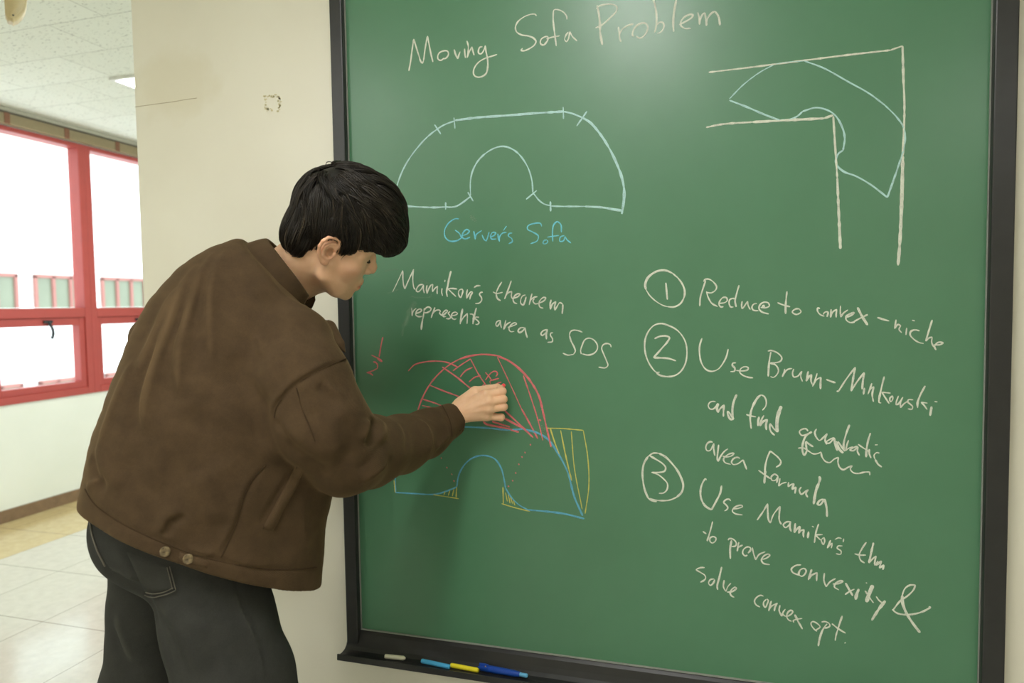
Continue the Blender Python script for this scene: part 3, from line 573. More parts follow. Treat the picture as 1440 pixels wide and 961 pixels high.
# ------------------------------------------------------------------ things on the tray
def stick(name, label, a, b, r, mat, group=None, tip=0.0):
    A = tray_at(*a); B = tray_at(*b); A[2] = B[2] = TRAY_Z+r+.0004
    prof = [(0, r*.86), (.03, r), (.95, r), (1, r*.82)] if not tip else [(0, r*.86), (.04, r), (1-tip, r), (1, r*.45)]
    return tag(revolve(name, A, B, prof, mat), label, 'chalk', group)
stick('chalk_stick', 'short cream-white chalk stick, leftmost on the black tray', (541.5, 924), (570, 927), .0058, M['stick_white'], 'chalk on the tray', .10)
stick('chalk_stick', 'sky-blue chalk stick on the tray, touching the yellow chalk', (593, 930.5), (632.5, 939), .0058, M['stick_blue'], 'chalk on the tray')
stick('chalk_stick', 'yellow chalk stick between the sky-blue chalk and the blue holder', (634, 936.5), (673, 944), .0058, M['stick_yellow'], 'chalk on the tray')
A = tray_at(676, 941); B = tray_at(731, 951); Cc = tray_at(742, 953)
A[2] = B[2] = Cc[2] = TRAY_Z+.0088
root = empty('chalk_holder', (A+B)/2-np.array([0, 0, .0085])); tag(root, 'royal-blue plastic chalk holder on the tray with light-blue chalk sticking out', 'chalk holder')
revolve('barrel', A, B, [(0, .0074), (.03, .0082), (.4, .0085), (.85, .0078), (.97, .0068), (1, .0064)], M['holder_blue'], root)
revolve('chalk', B-(B-A)*.1, Cc, [(0, .005), (.9, .0052), (1, .0042)], M['stick_lightblue'], root)
ax = (B-A)/np.linalg.norm(B-A)
ncl = np.array([0, -.55, .83])
bm = bmesh.new()
for s_ in (-1, 1):
    side = np.cross(ax, ncl)*s_*.0042
    for i in range(6):
        q = A+ax*(-.001+.004*i)+ncl*(.0074+.0012*math.sin(i/5*math.pi))+side
        add_box(bm, q-.0026, q+.0026, .0008)
bm_obj('clip', bm, M['holder_blue'], root)
q = A+ax*.015+ncl*.0088; revolve('rivet', q-ncl*.001, q+ncl*.0012, [(0, .0018), (1, .0014)], M['brass'], root, 12)

# ------------------------------------------------------------------ the person: implicit surfaces meshed with surface nets
def smin(a, b, k):
    h = np.clip(.5+.5*(b-a)/k, 0, 1); return b*(1-h)+a*h-k*h*(1-h)
def smax(a, b, k): return -smin(-a, -b, k)
def cap(P, a, b, ra, rb):
    a = np.asarray(a, float); b = np.asarray(b, float); ab = b-a
    t = np.clip(((P-a) @ ab)/(ab @ ab), 0, 1); q = P-a-t[:, None]*ab
    return np.sqrt((q*q).sum(1))-(ra+(rb-ra)*t)
def chain(P, pts, rs, k=.004):
    d = None
    for i in range(len(pts)-1):
        e = cap(P, pts[i], pts[i+1], rs[i], rs[i+1]); d = e if d is None else (smin(d, e, k) if k else np.minimum(d, e))
    return d
def ell(P, c, r):
    q = (P-np.asarray(c))/np.asarray(r); k0 = np.sqrt((q*q).sum(1))+1e-9; k1 = np.sqrt(((q/np.asarray(r))**2).sum(1))+1e-9
    return k0*(k0-1)/k1
def ball(P, c, r): return np.sqrt(((P-np.asarray(c))**2).sum(1))-r
def tube(P, C, E1, E2, A, B):
    """Sweep of an ellipse (half axes A,B along E1,E2) through the centres C."""
    d = np.full(len(P), 9.0)
    for i in range(len(C)-1):
        ab = C[i+1]-C[i]; t = np.clip(((P-C[i]) @ ab)/(ab @ ab), 0, 1); w = P-C[i]-t[:, None]*ab
        e1 = E1[i]*(1-t[:, None])+E1[i+1]*t[:, None]; e2 = E2[i]*(1-t[:, None])+E2[i+1]*t[:, None]
        a = A[i]+(A[i+1]-A[i])*t; b = B[i]+(B[i+1]-B[i])*t
        u = (w*e1).sum(1); v = (w*e2).sum(1); ax = w-u[:, None]*e1-v[:, None]*e2; s2 = (ax*ax).sum(1); c = np.minimum(a, b)
        k0 = np.sqrt((u/a)**2+(v/b)**2+s2/c**2)+1e-9; k1 = np.sqrt((u/a**2)**2+(v/b**2)**2+s2/c**4)+1e-9
        d = np.minimum(d, k0*(k0-1)/k1)
    return d
def stations(rows, n):
    """rows: (left px, right px, distance Y, half depth m) silhouettes in the photo -> resampled sweep."""
    C, E1, E2, A, B = [], [], [], [], []
    for (lx, ly), (rx, ry), Y, hd in rows:
        vl, vr = ray(lx, ly), ray(rx, ry); vl /= np.linalg.norm(vl); vr /= np.linalg.norm(vr)
        v = vl+vr; v /= np.linalg.norm(v); R_ = (Y-CAM[1])/v[1]; half = math.acos(float(vl @ vr))/2
        e1 = vr-vl; e1 -= v*(e1 @ v); e1 /= np.linalg.norm(e1)
        C.append(CAM+v*R_); E1.append(e1); E2.append(v); A.append(math.tan(half)*math.sqrt(R_*R_-hd*hd)); B.append(hd)
    X = np.hstack([np.array(C), np.array(E1), np.array(E2), np.array(A)[:, None], np.array(B)[:, None]])
    s = np.arange(len(X)); Q = np.vstack([2*X[0]-X[1], X, 2*X[-1]-X[-2]]); out = []
    for t in np.linspace(0, len(X)-1, n):
        i = min(int(t), len(X)-2); f = t-i; p0, p1, p2, p3 = Q[i:i+4]
        out.append(.5*(2*p1+(p2-p0)*f+(2*p0-5*p1+4*p2-p3)*f*f+(3*p1-p0-3*p2+p3)*f**3))
    X = np.array(out); E1 = X[:, 3:6]/np.linalg.norm(X[:, 3:6], axis=1)[:, None]; E2 = X[:, 6:9]/np.linalg.norm(X[:, 6:9], axis=1)[:, None]
    return X[:, :3], E1, E2, X[:, 9], X[:, 10]
def chunked(f, P, n=150000):
    return np.concatenate([f(P[i:i+n]) for i in range(0, len(P), n)]) if len(P) else np.zeros(0)
def nets(f, lo, hi, h, smooth=1, big=4):
    """Surface nets of f=0 in the box; f is only evaluated in a narrow band found on a coarse grid."""
    lo = np.asarray(lo, float); hi = np.asarray(hi, float); H = h*big
    nc = np.ceil((hi-lo)/H).astype(int)+1
    g = np.stack(np.meshgrid(*[np.arange(k) for k in nc], indexing='ij'), -1).reshape(-1, 3)
    fc = chunked(f, lo+g*H).reshape(nc)
    nf = (nc-1)*big+1
    D = np.repeat(np.repeat(np.repeat(fc, big, 0), big, 1), big, 2)[big//2:big//2+nf[0], big//2:big//2+nf[1], big//2:big//2+nf[2]].astype(np.float32)
    band = np.abs(D) < H*1.9
    idx = np.argwhere(band); D[band] = chunked(f, lo+idx*h)
    s = D < 0
    c8 = [D[i:nf[0]-1+i, j:nf[1]-1+j, k:nf[2]-1+k] for i in (0, 1) for j in (0, 1) for k in (0, 1)]
    cnt = sum((c < 0).astype(np.int8) for c in c8); act = (cnt > 0) & (cnt < 8)
    ii = np.argwhere(act); n = len(ii); vid = np.full(act.shape, -1, np.int64); vid[act] = np.arange(n)
    vals = np.stack([c[act] for c in c8], 1); off = np.array([(i, j, k) for i in (0, 1) for j in (0, 1) for k in (0, 1)], float)
    acc = np.zeros((n, 3)); num = np.zeros(n)
    for a in range(8):
        for b in range(a+1, 8):
            if abs(off[a]-off[b]).sum() != 1: continue
            va, vb = vals[:, a], vals[:, b]; m = (va < 0) != (vb < 0); t = np.zeros(n); t[m] = va[m]/(va[m]-vb[m])
            acc[m] += off[a]+t[m][:, None]*(off[b]-off[a]); num[m] += 1
    V = lo+(ii+acc/num[:, None])*h
    F = []
    for ax in range(3):
        o1, o2 = [(1, 2), (2, 0), (0, 1)][ax]
        sl = [slice(1, -1)]*3; sl[ax] = slice(0, -1); sa = s[tuple(sl)]; sl2 = list(sl); sl2[ax] = slice(1, None); sb = s[tuple(sl2)]
        # edges from grid node p to p+ax, with both other coordinates interior
        e = np.argwhere(sa != sb); flip = sa[sa != sb]
        p = e.copy(); p[:, o1] += 1; p[:, o2] += 1
        def q(d1, d2):
            z = p.copy(); z[:, o1] -= d1; z[:, o2] -= d2; return vid[z[:, 0], z[:, 1], z[:, 2]]
        quad = np.stack([q(1, 1), q(0, 1), q(0, 0), q(1, 0)], 1); quad[~flip] = quad[~flip][:, ::-1]
        F.append(quad)
    F = np.vstack(F); F = F[(F >= 0).all(1)]
    for _ in range(smooth):
        S = np.zeros_like(V); k = np.zeros(len(V))
        for a in range(4):
            b = (a+1) % 4; np.add.at(S, F[:, a], V[F[:, b]]); np.add.at(k, F[:, a], 1); np.add.at(S, F[:, b], V[F[:, a]]); np.add.at(k, F[:, b], 1)
        V = V*.6+.4*S/np.maximum(k, 1)[:, None]
    return V, F
def grad(f, P, e=.0015):
    G = np.stack([f(P+np.eye(3)[i]*e)-f(P-np.eye(3)[i]*e) for i in range(3)], 1); return G/(np.linalg.norm(G, axis=1)[:, None]+1e-9)
def cast(f, px, near=.55, far=3.0):
    """Points where the sight lines through photo pixels meet the surface f=0."""
    px = np.asarray(px, float).reshape(-1, 2)
    dirs = np.array([ray(x, y) for x, y in px]); dirs /= np.linalg.norm(dirs, axis=1)[:, None]
    t = np.full(len(px), near); done = np.zeros(len(px), bool)
    for _ in range(110):
        d = f(CAM+dirs*t[:, None]); t = np.where(d > .0004, np.minimum(t+np.maximum(d*.8, .0003), far), t)
    return CAM+dirs*t[:, None], t < far-.01
def poly_dist(P, L):
    """distance to a polyline and the fraction along it"""
    d = np.full(len(P), 9.0); s = np.zeros(len(P)); n = len(L)-1
    for i in range(n):
        ab = L[i+1]-L[i]; t = np.clip(((P-L[i]) @ ab)/(ab @ ab+1e-12), 0, 1); q = P-L[i]-t[:, None]*ab; e = np.sqrt((q*q).sum(1))
        m = e < d; d[m] = e[m]; s[m] = (i+t[m])/n
    return d, s
class Folds:
    """Ridges (+) and creases (-) drawn as photo polylines, carried onto a surface and pressed into it."""
    def __init__(s, base, rows, span=.05, gain=1.0):
        s.L = []; s.gain = gain
        for pts, amp, wid in rows:
            Q = spline(pts, 9); P, ok = cast(base, Q); P = P[ok]
            if len(P) < 2: continue
            keep = [0]
            for i in range(1, len(P)):
                if np.linalg.norm(P[i]-P[keep[-1]]) < span: keep.append(i)
            if len(keep) > 1: s.L.append((P[keep], amp, wid))
    def __call__(s, P):
        out = np.zeros(len(P))
        for L, amp, wid in s.L:
            m = ((P > L.min(0)-3*wid) & (P < L.max(0)+3*wid)).all(1)
            if not m.any(): continue
            d, f = poly_dist(P[m], L); e = np.minimum(1, np.minimum(f, 1-f)*5+.0)
            out[m] += s.gain*amp*np.exp(-(d/wid)**1.35)*e
        return out
def attr(o, name, vals):
    a = o.data.attributes.new(name, 'FLOAT', 'POINT'); a.data.foreach_set('value', np.asarray(vals, np.float32))

CC = at(402, 386, -.385)                        # centre and axis of the collar
cu = RGT*.66-UPV*.75; ca = RGT*.75+UPV*.66+FWD*.10; ca /= np.linalg.norm(ca); cu = cu-ca*(cu @ ca); cu /= np.linalg.norm(cu); cv = np.cross(ca, cu)

# ---- jacket -------------------------------------------------------
TORSO = stations([
 ((119, 742), (447, 846), -.55, .150), ((118, 708), (449, 814), -.55, .158), ((119, 668), (454, 768), -.54, .165), ((127, 618), (464, 705), -.53, .168), ((150, 552), (470, 640), -.52, .165),
 ((180, 482), (474, 570), -.50, .155), ((208, 428), (478, 513), -.475, .14), ((253, 390), (468, 465), -.45, .125), ((304, 372), (450, 430), -.42, .105), ((346, 368), (443, 432), -.405, .088), ((380, 354), (442, 408), -.39, .085)], 32)
RARM = [at(408, 490, -.50), at(424, 538, -.53), at(452, 596, -.53), at(486, 638, -.48), at(522, 635, -.39), at(565, 624, -.27), at(602, 609, -.165), at(638, 590, -.075)]
RARM_R = [.084, .088, .085, .078, .0705, .0605, .0535, .041]
LARM = [at(294, 424, -.42), at(248, 452, -.345), at(220, 478, -.31), at(228, 502, -.30), at(300, 562, -.27), at(345, 612, -.25)]
LARM_R = [.070, .061, .055, .057, .051, .043]
hem_p = at(283, 766, -.55)
_e = at(446, 819, -.55)-at(120, 712, -.55); _v = hem_p-CAM; _v /= np.linalg.norm(_v); _e = _e-_v*(_e @ _v); _e /= np.linalg.norm(_e)
_up = np.cross(_e, _v); _up = _up if _up[2] > 0 else -_up
hem_n = -np.cross(_e, _v+_up*.27); hem_n = hem_n if hem_n[2] < 0 else -hem_n; hem_n /= np.linalg.norm(hem_n)
cuff_n = RARM[-1]-RARM[-2]; cuff_n /= np.linalg.norm(cuff_n); cuff_p = at(636.5, 590, -.078)
def jacket_base(P):
    d = smax(tube(P, *TORSO), (P-CC) @ ca+.014, .012)
    a = chain(P, RARM, RARM_R, .02); d = smin(d, a, .024)
    d = smin(d, chain(P, [at(462, 462, -.43), at(478, 484, -.44), at(485, 495, -.44)], [.016, .012, .005], .004), .008)      # point of the front collar
    return smin(d, chain(P, LARM, LARM_R, .02), .03)
FR = [  # (photo polyline, height m, width m)
 ([(299, 520), (296, 470), (295, 437), (297, 410), (302, 387), (318, 350)], .0055, .0075), ([(251, 560), (250, 533), (253, 487), (267, 430), (283, 385), (303, 352)], .006, .008),
 ([(203, 612), (203, 570), (213, 520), (233, 467), (253, 413), (277, 370)], .0075, .009), ([(192, 530), (205, 495), (227, 447), (247, 405)], .006, .008), ([(140, 640), (148, 605), (160, 573), (187, 507)], .006, .009),
 ([(275, 540), (274, 480), (281, 420), (292, 380)], -.004, .010), ([(228, 580), (232, 520), (243, 467), (262, 410)], -.005, .011), ([(186, 620), (192, 560), (205, 520), (225, 470)], -.005, .011),
 ([(322, 500), (340, 530), (358, 553), (372, 570), (387, 590)], -.0045, .016), ([(310, 545), (330, 590), (360, 630), (395, 650)], .004, .018), ([(262, 570), (290, 620), (322, 655)], -.004, .020),
 ([(362, 470), (368, 490), (368, 505)], .003, .008), ([(350, 400), (370, 440), (395, 470)], .003, .016), ([(316, 420), (322, 460), (340, 490)], -.002, .014),
 # armhole seam and what hangs from it
 ([(386, 588), (388, 575), (398, 560), (412, 545), (430, 532), (452, 520), (474, 510), (486, 505)], -.0035, .0045), ([(380, 592), (383, 572), (394, 554), (410, 538), (430, 525), (455, 513), (480, 503)], .003, .006),
 ([(387, 588), (396, 606), (404, 622), (409, 640)], -.004, .007), ([(416, 545), (425, 575), (436, 602), (443, 622)], -.0022, .004), ([(457, 536), (464, 545), (474, 552), (486, 560)], .004, .006), ([(448, 540), (460, 556), (480, 572)], -.003, .008),
 ([(396, 628), (416, 640), (440, 655), (462, 672)], -.010, .016), ([(391, 610), (404, 632), (425, 650), (447, 668)], -.006, .010),
 # elbow and forearm
 ([(524, 588), (527, 602), (523, 615), (514, 628)], -.009, .010), ([(517, 590), (516, 606), (508, 622)], .005, .009), ([(534, 592), (538, 608), (534, 624)], .005, .009), ([(500, 660), (520, 650), (535, 632), (548, 612)], -.004, .010), ([(505, 678), (525, 668), (548, 650)], .004, .010), ([(565, 595), (572, 615), (570, 640)], -.003, .010), ([(588, 588), (600, 600), (606, 618), (602, 640)], .003, .008), ([(612, 630), (622, 622), (634, 612)], .004, .006),
 ([(620, 572), (627, 585), (632, 600), (633, 616)], -.003, .004), ([(600, 590), (612, 596), (622, 606)], .002, .006),
 ([(480, 585), (490, 610), (488, 640), (478, 660)], -.004, .014), ([(440, 570), (455, 605), (470, 635)], -.003, .016),
 # side seam, pocket edge, hem
 ([(313, 782), (323, 762), (333, 740), (347, 693), (360, 670), (377, 652)], -.0032, .0045), ([(306, 778), (317, 756), (327, 734), (341, 690), (356, 662)], .0022, .006),
 ([(366, 742), (380, 715), (396, 688), (414, 660)], -.006, .0045), ([(376, 746), (391, 718), (407, 690), (424, 664)], .002, .005),
 ([(116, 683), (130, 706), (160, 729), (200, 750), (240, 766), (275, 780), (310, 789), (345, 797), (380, 800), (420, 800), (446, 797)], -.003, .0035),
 ([(234, 756), (236, 742), (244, 732), (262, 727)], -.007, .006), ([(226, 752), (230, 736), (240, 724), (258, 719)], .0045, .007), ([(330, 790), (352, 794), (375, 806)], .002, .005), ([(345, 800), (365, 803), (390, 806)], -.003, .004), ([(260, 772), (285, 780), (305, 778)], .003, .005),
 ([(128, 640), (134, 668), (150, 690)], -.006, .010), ([(136, 628), (150, 660), (170, 690)], .005, .011), ([(122, 690), (134, 676), (146, 672)], .004, .007), ([(175, 640), (200, 680), (240, 705)], -.003, .02), ([(280, 660), (300, 700), (305, 740)], .004, .022),
 ([(430, 690), (425, 730), (432, 780)], .004, .016), ([(400, 700), (392, 745), (400, 785)], -.003, .016), ([(458, 690), (452, 730), (450, 770)], -.003, .008),
]
folds = Folds(jacket_base, FR, gain=1.9)
def wob(P):
    return .0022*(np.sin(P[:, 0]*31+2*np.sin(P[:, 2]*17))*np.sin(P[:, 2]*23+P[:, 1]*19)+.6*np.sin(P[:, 0]*53+P[:, 1]*47)*np.sin(P[:, 2]*41))
def jacket_f(P):
    d = jacket_base(P)-folds(P)-wob(P)
    t0 = tube(P, *TORSO)
    hp_ = (P-hem_p) @ hem_n
    d = smax(d, hp_, .004)
    d = np.maximum(d, -np.maximum(t0+.010, -hp_-.045))               # hollow below the hem
    cp = (P-cuff_p) @ cuff_n; nearc = ((P-cuff_p)**2).sum(1) < .09**2
    d = np.where(nearc, smax(d, cp, .003), d)
    ring = np.where(nearc, np.maximum(chain(P, RARM[-3:], [r-.006 for r in RARM_R[-3:]], .0), -cp-.03), 9)
    return np.maximum(d, -ring)
allc = np.vstack([TORSO[0], np.array(RARM), np.array(LARM)])
JV, JF = nets(jacket_f, allc.min(0)-.27, allc.max(0)+.14, .0034, 1)

# ---- jeans --------------------------------------------------------
hipR, hipL = at(292, 770, -.57), at(216, 752, -.45)
kneeR = at(352, 1030, -.57); kneeL = at(208, 1040, -.46)
ankR = np.array([kneeR[0]-.03, kneeR[1]-.06, .10]); ankL = np.array([kneeL[0]-.02, kneeL[1]-.05, .10])
PELV = stations([((160, 680), (385, 735), -.55, .12), ((128, 716), (372, 780), -.56, .13), ((136, 738), (368, 788), -.565, .08)], 8)
def jeans_base(P):
    d = tube(P, *PELV)
    b = smin(ell(P, at(212, 722, -.49), (.098, .10, .075)), ell(P, at(287, 748, -.565), (.100, .095, .08)), .02)
    d = smin(d, b, .03)
    r = chain(P, [at(290, 800, -.565), at(309, 880, -.57), at(331, 960, -.575), kneeR, ankR], [.101, .102, .1055, .102, .092], .02)
    l = chain(P, [at(222, 770, -.49), at(218, 850, -.48), at(210, 960, -.47), kneeL, ankL], [.092, .088, .094, .098, .092], .02)
    return smin(d, np.minimum(r, l), .022)
FJ = [([(268, 800), (262, 812), (228, 818), (206, 826)], .0, .01), ([(203, 826), (214, 858), (228, 898), (246, 946)], -.006, .007), ([(168, 765), (180, 800), (196, 822)], .004, .012), ([(225, 838), (247, 876), (270, 920), (290, 955)], .005, .012), ([(212, 845), (240, 900), (262, 950)], -.004, .010),
 ([(324, 815), (331, 834), (338, 854), (350, 880), (360, 904), (368, 935), (373, 965)], .0028, .0035), ([(330, 815), (336, 834), (343, 854), (355, 880), (365, 904), (373, 935), (378, 965)], -.0028, .0035),
 ([(147, 797), (158, 808), (180, 820), (200, 826)], -.006, .008), ([(150, 800), (170, 806), (192, 822)], .004, .006), ([(163, 858), (168, 890), (178, 915), (186, 935)], .004, .008), ([(158, 880), (172, 922), (190, 950)], -.004, .010), ([(240, 850), (262, 870), (300, 892)], .0035, .012), ([(280, 860), (300, 900), (306, 950)], -.003, .014), ([(128, 728), (132, 756), (140, 778), (148, 797)], .003, .005)]
jfolds = Folds(jeans_base, FJ, gain=1.7)
def jeans_f(P):
    d = jeans_base(P)-jfolds(P)-.8*wob(P*.8+.3)
    return np.maximum(np.maximum(d, -(P[:, 2]-.035)), (P-at(275, 700, -.55)) @ -hem_n-.0)
jc = np.vstack([hipR, hipL, kneeR, kneeL, ankR, ankL])
DV, DF = nets(jeans_f, np.array([*(jc.min(0)[:2]-.18), .0]), jc.max(0)+np.array([.18, .20, .16]), .005, 1)

# ---- head ---------------------------------------------------------
HS = .95
RV = np.array([0.303, 0.506, 0.632]); th = np.linalg.norm(RV); K_ = np.array([[0, -RV[2], RV[1]], [RV[2], 0, -RV[0]], [-RV[1], RV[0], 0]])/th
HR = np.eye(3)+math.sin(th)*K_+(1-math.cos(th))*K_@K_
HO = np.array([-.772, -.380, 1.461])
_t = math.radians(-7); HR = HR @ np.array([[math.cos(_t), -math.sin(_t), 0], [math.sin(_t), math.cos(_t), 0], [0, 0, 1]]) if False else HR
def hl(P): return (P-HO) @ HR/HS
def hw(p): return HO+HR @ (np.asarray(p, float)*HS)
def mir(p): return (p[0], -p[1], p[2])
HELIX = [(.001, -.074, .000), (.006, -.078, .011), (.008, -.081, .022), (.003, -.084, .030), (-.008, -.088, .0335), (-.020, -.091, .030), (-.028, -.092, .019), (-.030, -.090, .005), (-.026, -.087, -.009), (-.019, -.083, -.020), (-.011, -.079, -.028), (-.003, -.076, -.031)]
ANTI = [(.000, -.084, .020), (-.010, -.086, .018), (-.018, -.087, .009), (-.019, -.086, -.002), (-.015, -.084, -.012), (-.006, -.081, -.018)]
def ear(Q):
    e = ell(Q, (-.011, -.079, .001), (.019, .006, .029))
    e = smin(e, chain(Q, HELIX, [.0028, .0030, .0032, .0034, .0036, .0038, .0038, .0036, .0034, .0036, .0046, .0042], .002), .003)
    e = smax(e, -ell(Q, (-.004, -.087, -.003), (.0100, .0155, .0125)), .002)
    e = smax(e, -ell(Q, (-.012, -.090, .0245), (.010, .006, .0035)), .002)
    e = smin(e, chain(Q, ANTI, [.0026]*6, .002), .003)
    e = smin(e, ell(Q, (.006, -.0785, -.004), (.0045, .004, .006)), .003)
    return smin(e, ell(Q, (-.005, -.077, -.027), (.008, .0045, .008)), .004)
def head_f(P):
    Q = hl(P); S = Q.copy(); S[:, 1] = -np.abs(S[:, 1])                # fold to one side
    d = ell(S, (-.006, 0, .045), (.094, .0755, .088))
    d = smin(d, ell(S, (.044, 0, -.020), (.050, .060, .078)), .03)
    d = smin(d, ell(S, (.034, 0, -.055), (.054, .056, .055)), .02)
    d = smin(d, chain(S, [(.006, -.058, -.035), (.010, -.056, -.062), (.048, -.036, -.092), (.074, -.010, -.103)], [.014, .0145, .014, .0145], .01), .022)
    d = smin(d, ball(S, (.073, 0, -.101), .0165), .012)
    d = smin(d, ball(S, (.052, -.046, -.022), .024), .022)
    d = smin(d, chain(S, [(.083, 0, .020), (.080, -.030, .022), (.062, -.054, .014)], [.012, .012, .010], .008), .014)
    d = smax(d, -ball(S, (.099, -.033, .004), .014), .014)
    d = smin(d, ell(S, (.0735, -.032, .003), (.0135, .0165, .0115)), .004)   # lowered eyelid over the eye
    d = smin(d, chain(S, [(.088, 0, .012), (.097, 0, -.006), (.106, 0, -.024), (.1075, 0, -.031)], [.0085, .0085, .0098, .0098], .006), .012)
    d = smin(d, ell(S, (.0965, -.0125, -.0345), (.0105, .0075, .0075)), .006)
    d = smax(d, -ball(S, (.0985, -.0075, -.0425), .0035), .003)
    d = smin(d, ell(S, (.078, 0, -.072), (.020, .030, .022)), .012)
    d = smin(d, chain(S, [(.0965, 0, -.0650), (.0935, -.012, -.0664), (.0845, -.023, -.0725)], [.0066, .0058, .0030], .004), .005)
    d = smin(d, chain(S, [(.0945, 0, -.0790), (.0915, -.012, -.0785), (.0845, -.022, -.0745)], [.0072, .0062, .0030], .004), .005)
    d = smax(d, -chain(S, [(.1025, 0, -.0722), (.0985, -.012, -.0728), (.0885, -.026, -.0740)], [.0018]*3, .001), .003)
    d = smin(d, ear(S), .005)
    # neck into the collar
    n0 = (-.022, 0, -.035)
    nb = hl(at(398, 392, -.37)[None])[0]
    d = smin(d, cap(Q, n0, nb, .056, .062), .02)
    d = smin(d, cap(Q, (.030, 0, -.075), (nb[0]+.048, nb[1], nb[2]+.005), .028, .032), .025)
    d = d*HS
    return np.maximum(d, ((P-at(396, 400, -.37)) @ (np.array([-.62, -.35, -.70]))))
HV, HF = nets(head_f, HO-np.array([.24, .20, .22]), HO+np.array([.20, .19, .20]), .0017, 1)

# ---- hand ---------------------------------------------------------
def hp_(x, y, Y): return at(580+x/6.867, 500+y/6.867, Y)
WR = hp_(395, 575, -.080)
MCP = [hp_(712, 378, -.070), hp_(742, 448, -.074), hp_(742, 520, -.071), hp_(722, 588, -.062)]
PIP = [hp_(868, 348, -.052), hp_(876, 424, -.055), hp_(880, 496, -.052), hp_(856, 598, -.045)]
DIP = [hp_(850, 322, -.026), hp_(858, 412, -.028), hp_(860, 486, -.027), hp_(838, 592, -.024)]
TIP = [hp_(806, 330, -.013), hp_(800, 405, -.014), hp_(800, 482, -.014), hp_(785, 584, -.014)]
TH = [hp_(470, 470, -.070), hp_(604, 352, -.050), hp_(735, 330, -.028), hp_(822, 306, -.0185)]
CH0, CH1 = hp_(760, 412, -.036), hp_(889, 282, -.0045)
def hand_f(P):
    d = cap(P, hp_(60, 690, -.15), WR, .031, .024)
    for i, c in enumerate(MCP):
        d = smin(d, cap(P, WR+(c-WR)*.12, c, .017, .0128 if i < 3 else .0118), .014)
    d = smin(d, cap(P, WR+(MCP[1]-WR)*.3+np.array([0, .012, 0]), MCP[2]+np.array([-.01, .016, -.004]), .016, .012), .012)      # palm
    d = smin(d, chain(P, TH[:2], [.018, .0135], .004), .014)
    for c in MCP: d = smin(d, ball(P, c+np.array([-.001, -.004, .001]), .0098), .006)
    for i, c in enumerate(MCP): d = smin(d, cap(P, WR+(c-WR)*.25+np.array([0, -.0175, .003]), c+np.array([0, -.0105, .001]), .0018, .0028), .006)
    f = None
    for i in range(4):
        r = [.0105, .0108, .0104, .0096][i]
        e = chain(P, [MCP[i], PIP[i], DIP[i], TIP[i]], [r, r*.93, r*.82, r*.74], .003)
        e = smin(e, ball(P, PIP[i]+np.array([0, -.001, 0]), r*.96), .003)
        f = e if f is None else smin(f, e, .0008)
    t = chain(P, TH[1:], [.0128, .0112, .0088], .004)
    d = smin(d, f, .0035)
    d = smin(d, t, .004)
    d = d + .0004*np.sin(P[:, 0]*900)*np.exp(-np.minimum.reduce([((P-c)**2).sum(1) for c in PIP+MCP])/.009**2)
    return np.maximum(d, -(P-hp_(110, 670, -.14)) @ ((WR-hp_(60, 690, -.15))/np.linalg.norm(WR-hp_(60, 690, -.15))))
hc = np.vstack([WR, MCP, PIP, TIP, TH])
GV, GF = nets(hand_f, hc.min(0)-np.array([.10, .09, .075]), hc.max(0)+np.array([.03, .03, .03]), .0013, 1)

# ---- the rest of the body, inside the clothes ---------------------
def rest_f(P):
    sp = [at(262, 740, -.55), at(300, 600, -.52), at(340, 480, -.47), at(380, 410, -.40)]
    d = chain(P, sp, [.125, .115, .12, .05], .05)
    d = smin(d, chain(P, [sp[2], at(415, 495, -.49)], [.10, .05], .02), .04); d = smin(d, chain(P, [sp[2], at(312, 446, -.43)], [.09, .036], .02), .04)
    d = smin(d, chain(P, [at(415, 495, -.49), RARM[3], RARM[5], RARM[6]], [.05, .042, .036, .032], .02), .02)
    d = smin(d, chain(P, [at(304, 436, -.43), LARM[1], LARM[2], LARM[3], LARM[4], LARM[5]], [.036, .034, .032, .032, .028, .024], .02), .02)
    d = smin(d, chain(P, [at(285, 765, -.56), kneeR, ankR, np.array([ankR[0], ankR[1], .07])], [.066, .052, .04, .04], .02), .03)
    return smin(d, chain(P, [at(216, 760, -.49), kneeL, ankL, np.array([ankL[0], ankL[1], .07])], [.066, .052, .04, .04], .02), .03)
BV, BF = nets(rest_f, np.vstack([allc, jc]).min(0)-.16, np.vstack([allc, jc]).max(0)+.12, .009, 1)

# the other hand, a loose fist at the end of the far sleeve
fa = MCP[1]-WR; fa /= np.linalg.norm(fa); fb = MCP[0]-MCP[3]; fb -= fa*(fb @ fa); fb /= np.linalg.norm(fb); fc = np.cross(fa, fb)
ga = LARM[5]-LARM[4]; ga /= np.linalg.norm(ga); gb = np.array([0, 0, 1.0])-ga*ga[2]; gb /= np.linalg.norm(gb); gc = -np.cross(ga, gb)
LQ = GV-WR; LH = LARM[5]+ga*.045+np.outer(LQ @ fa, ga)+np.outer(LQ @ fb, gb)+np.outer(LQ @ fc, gc)
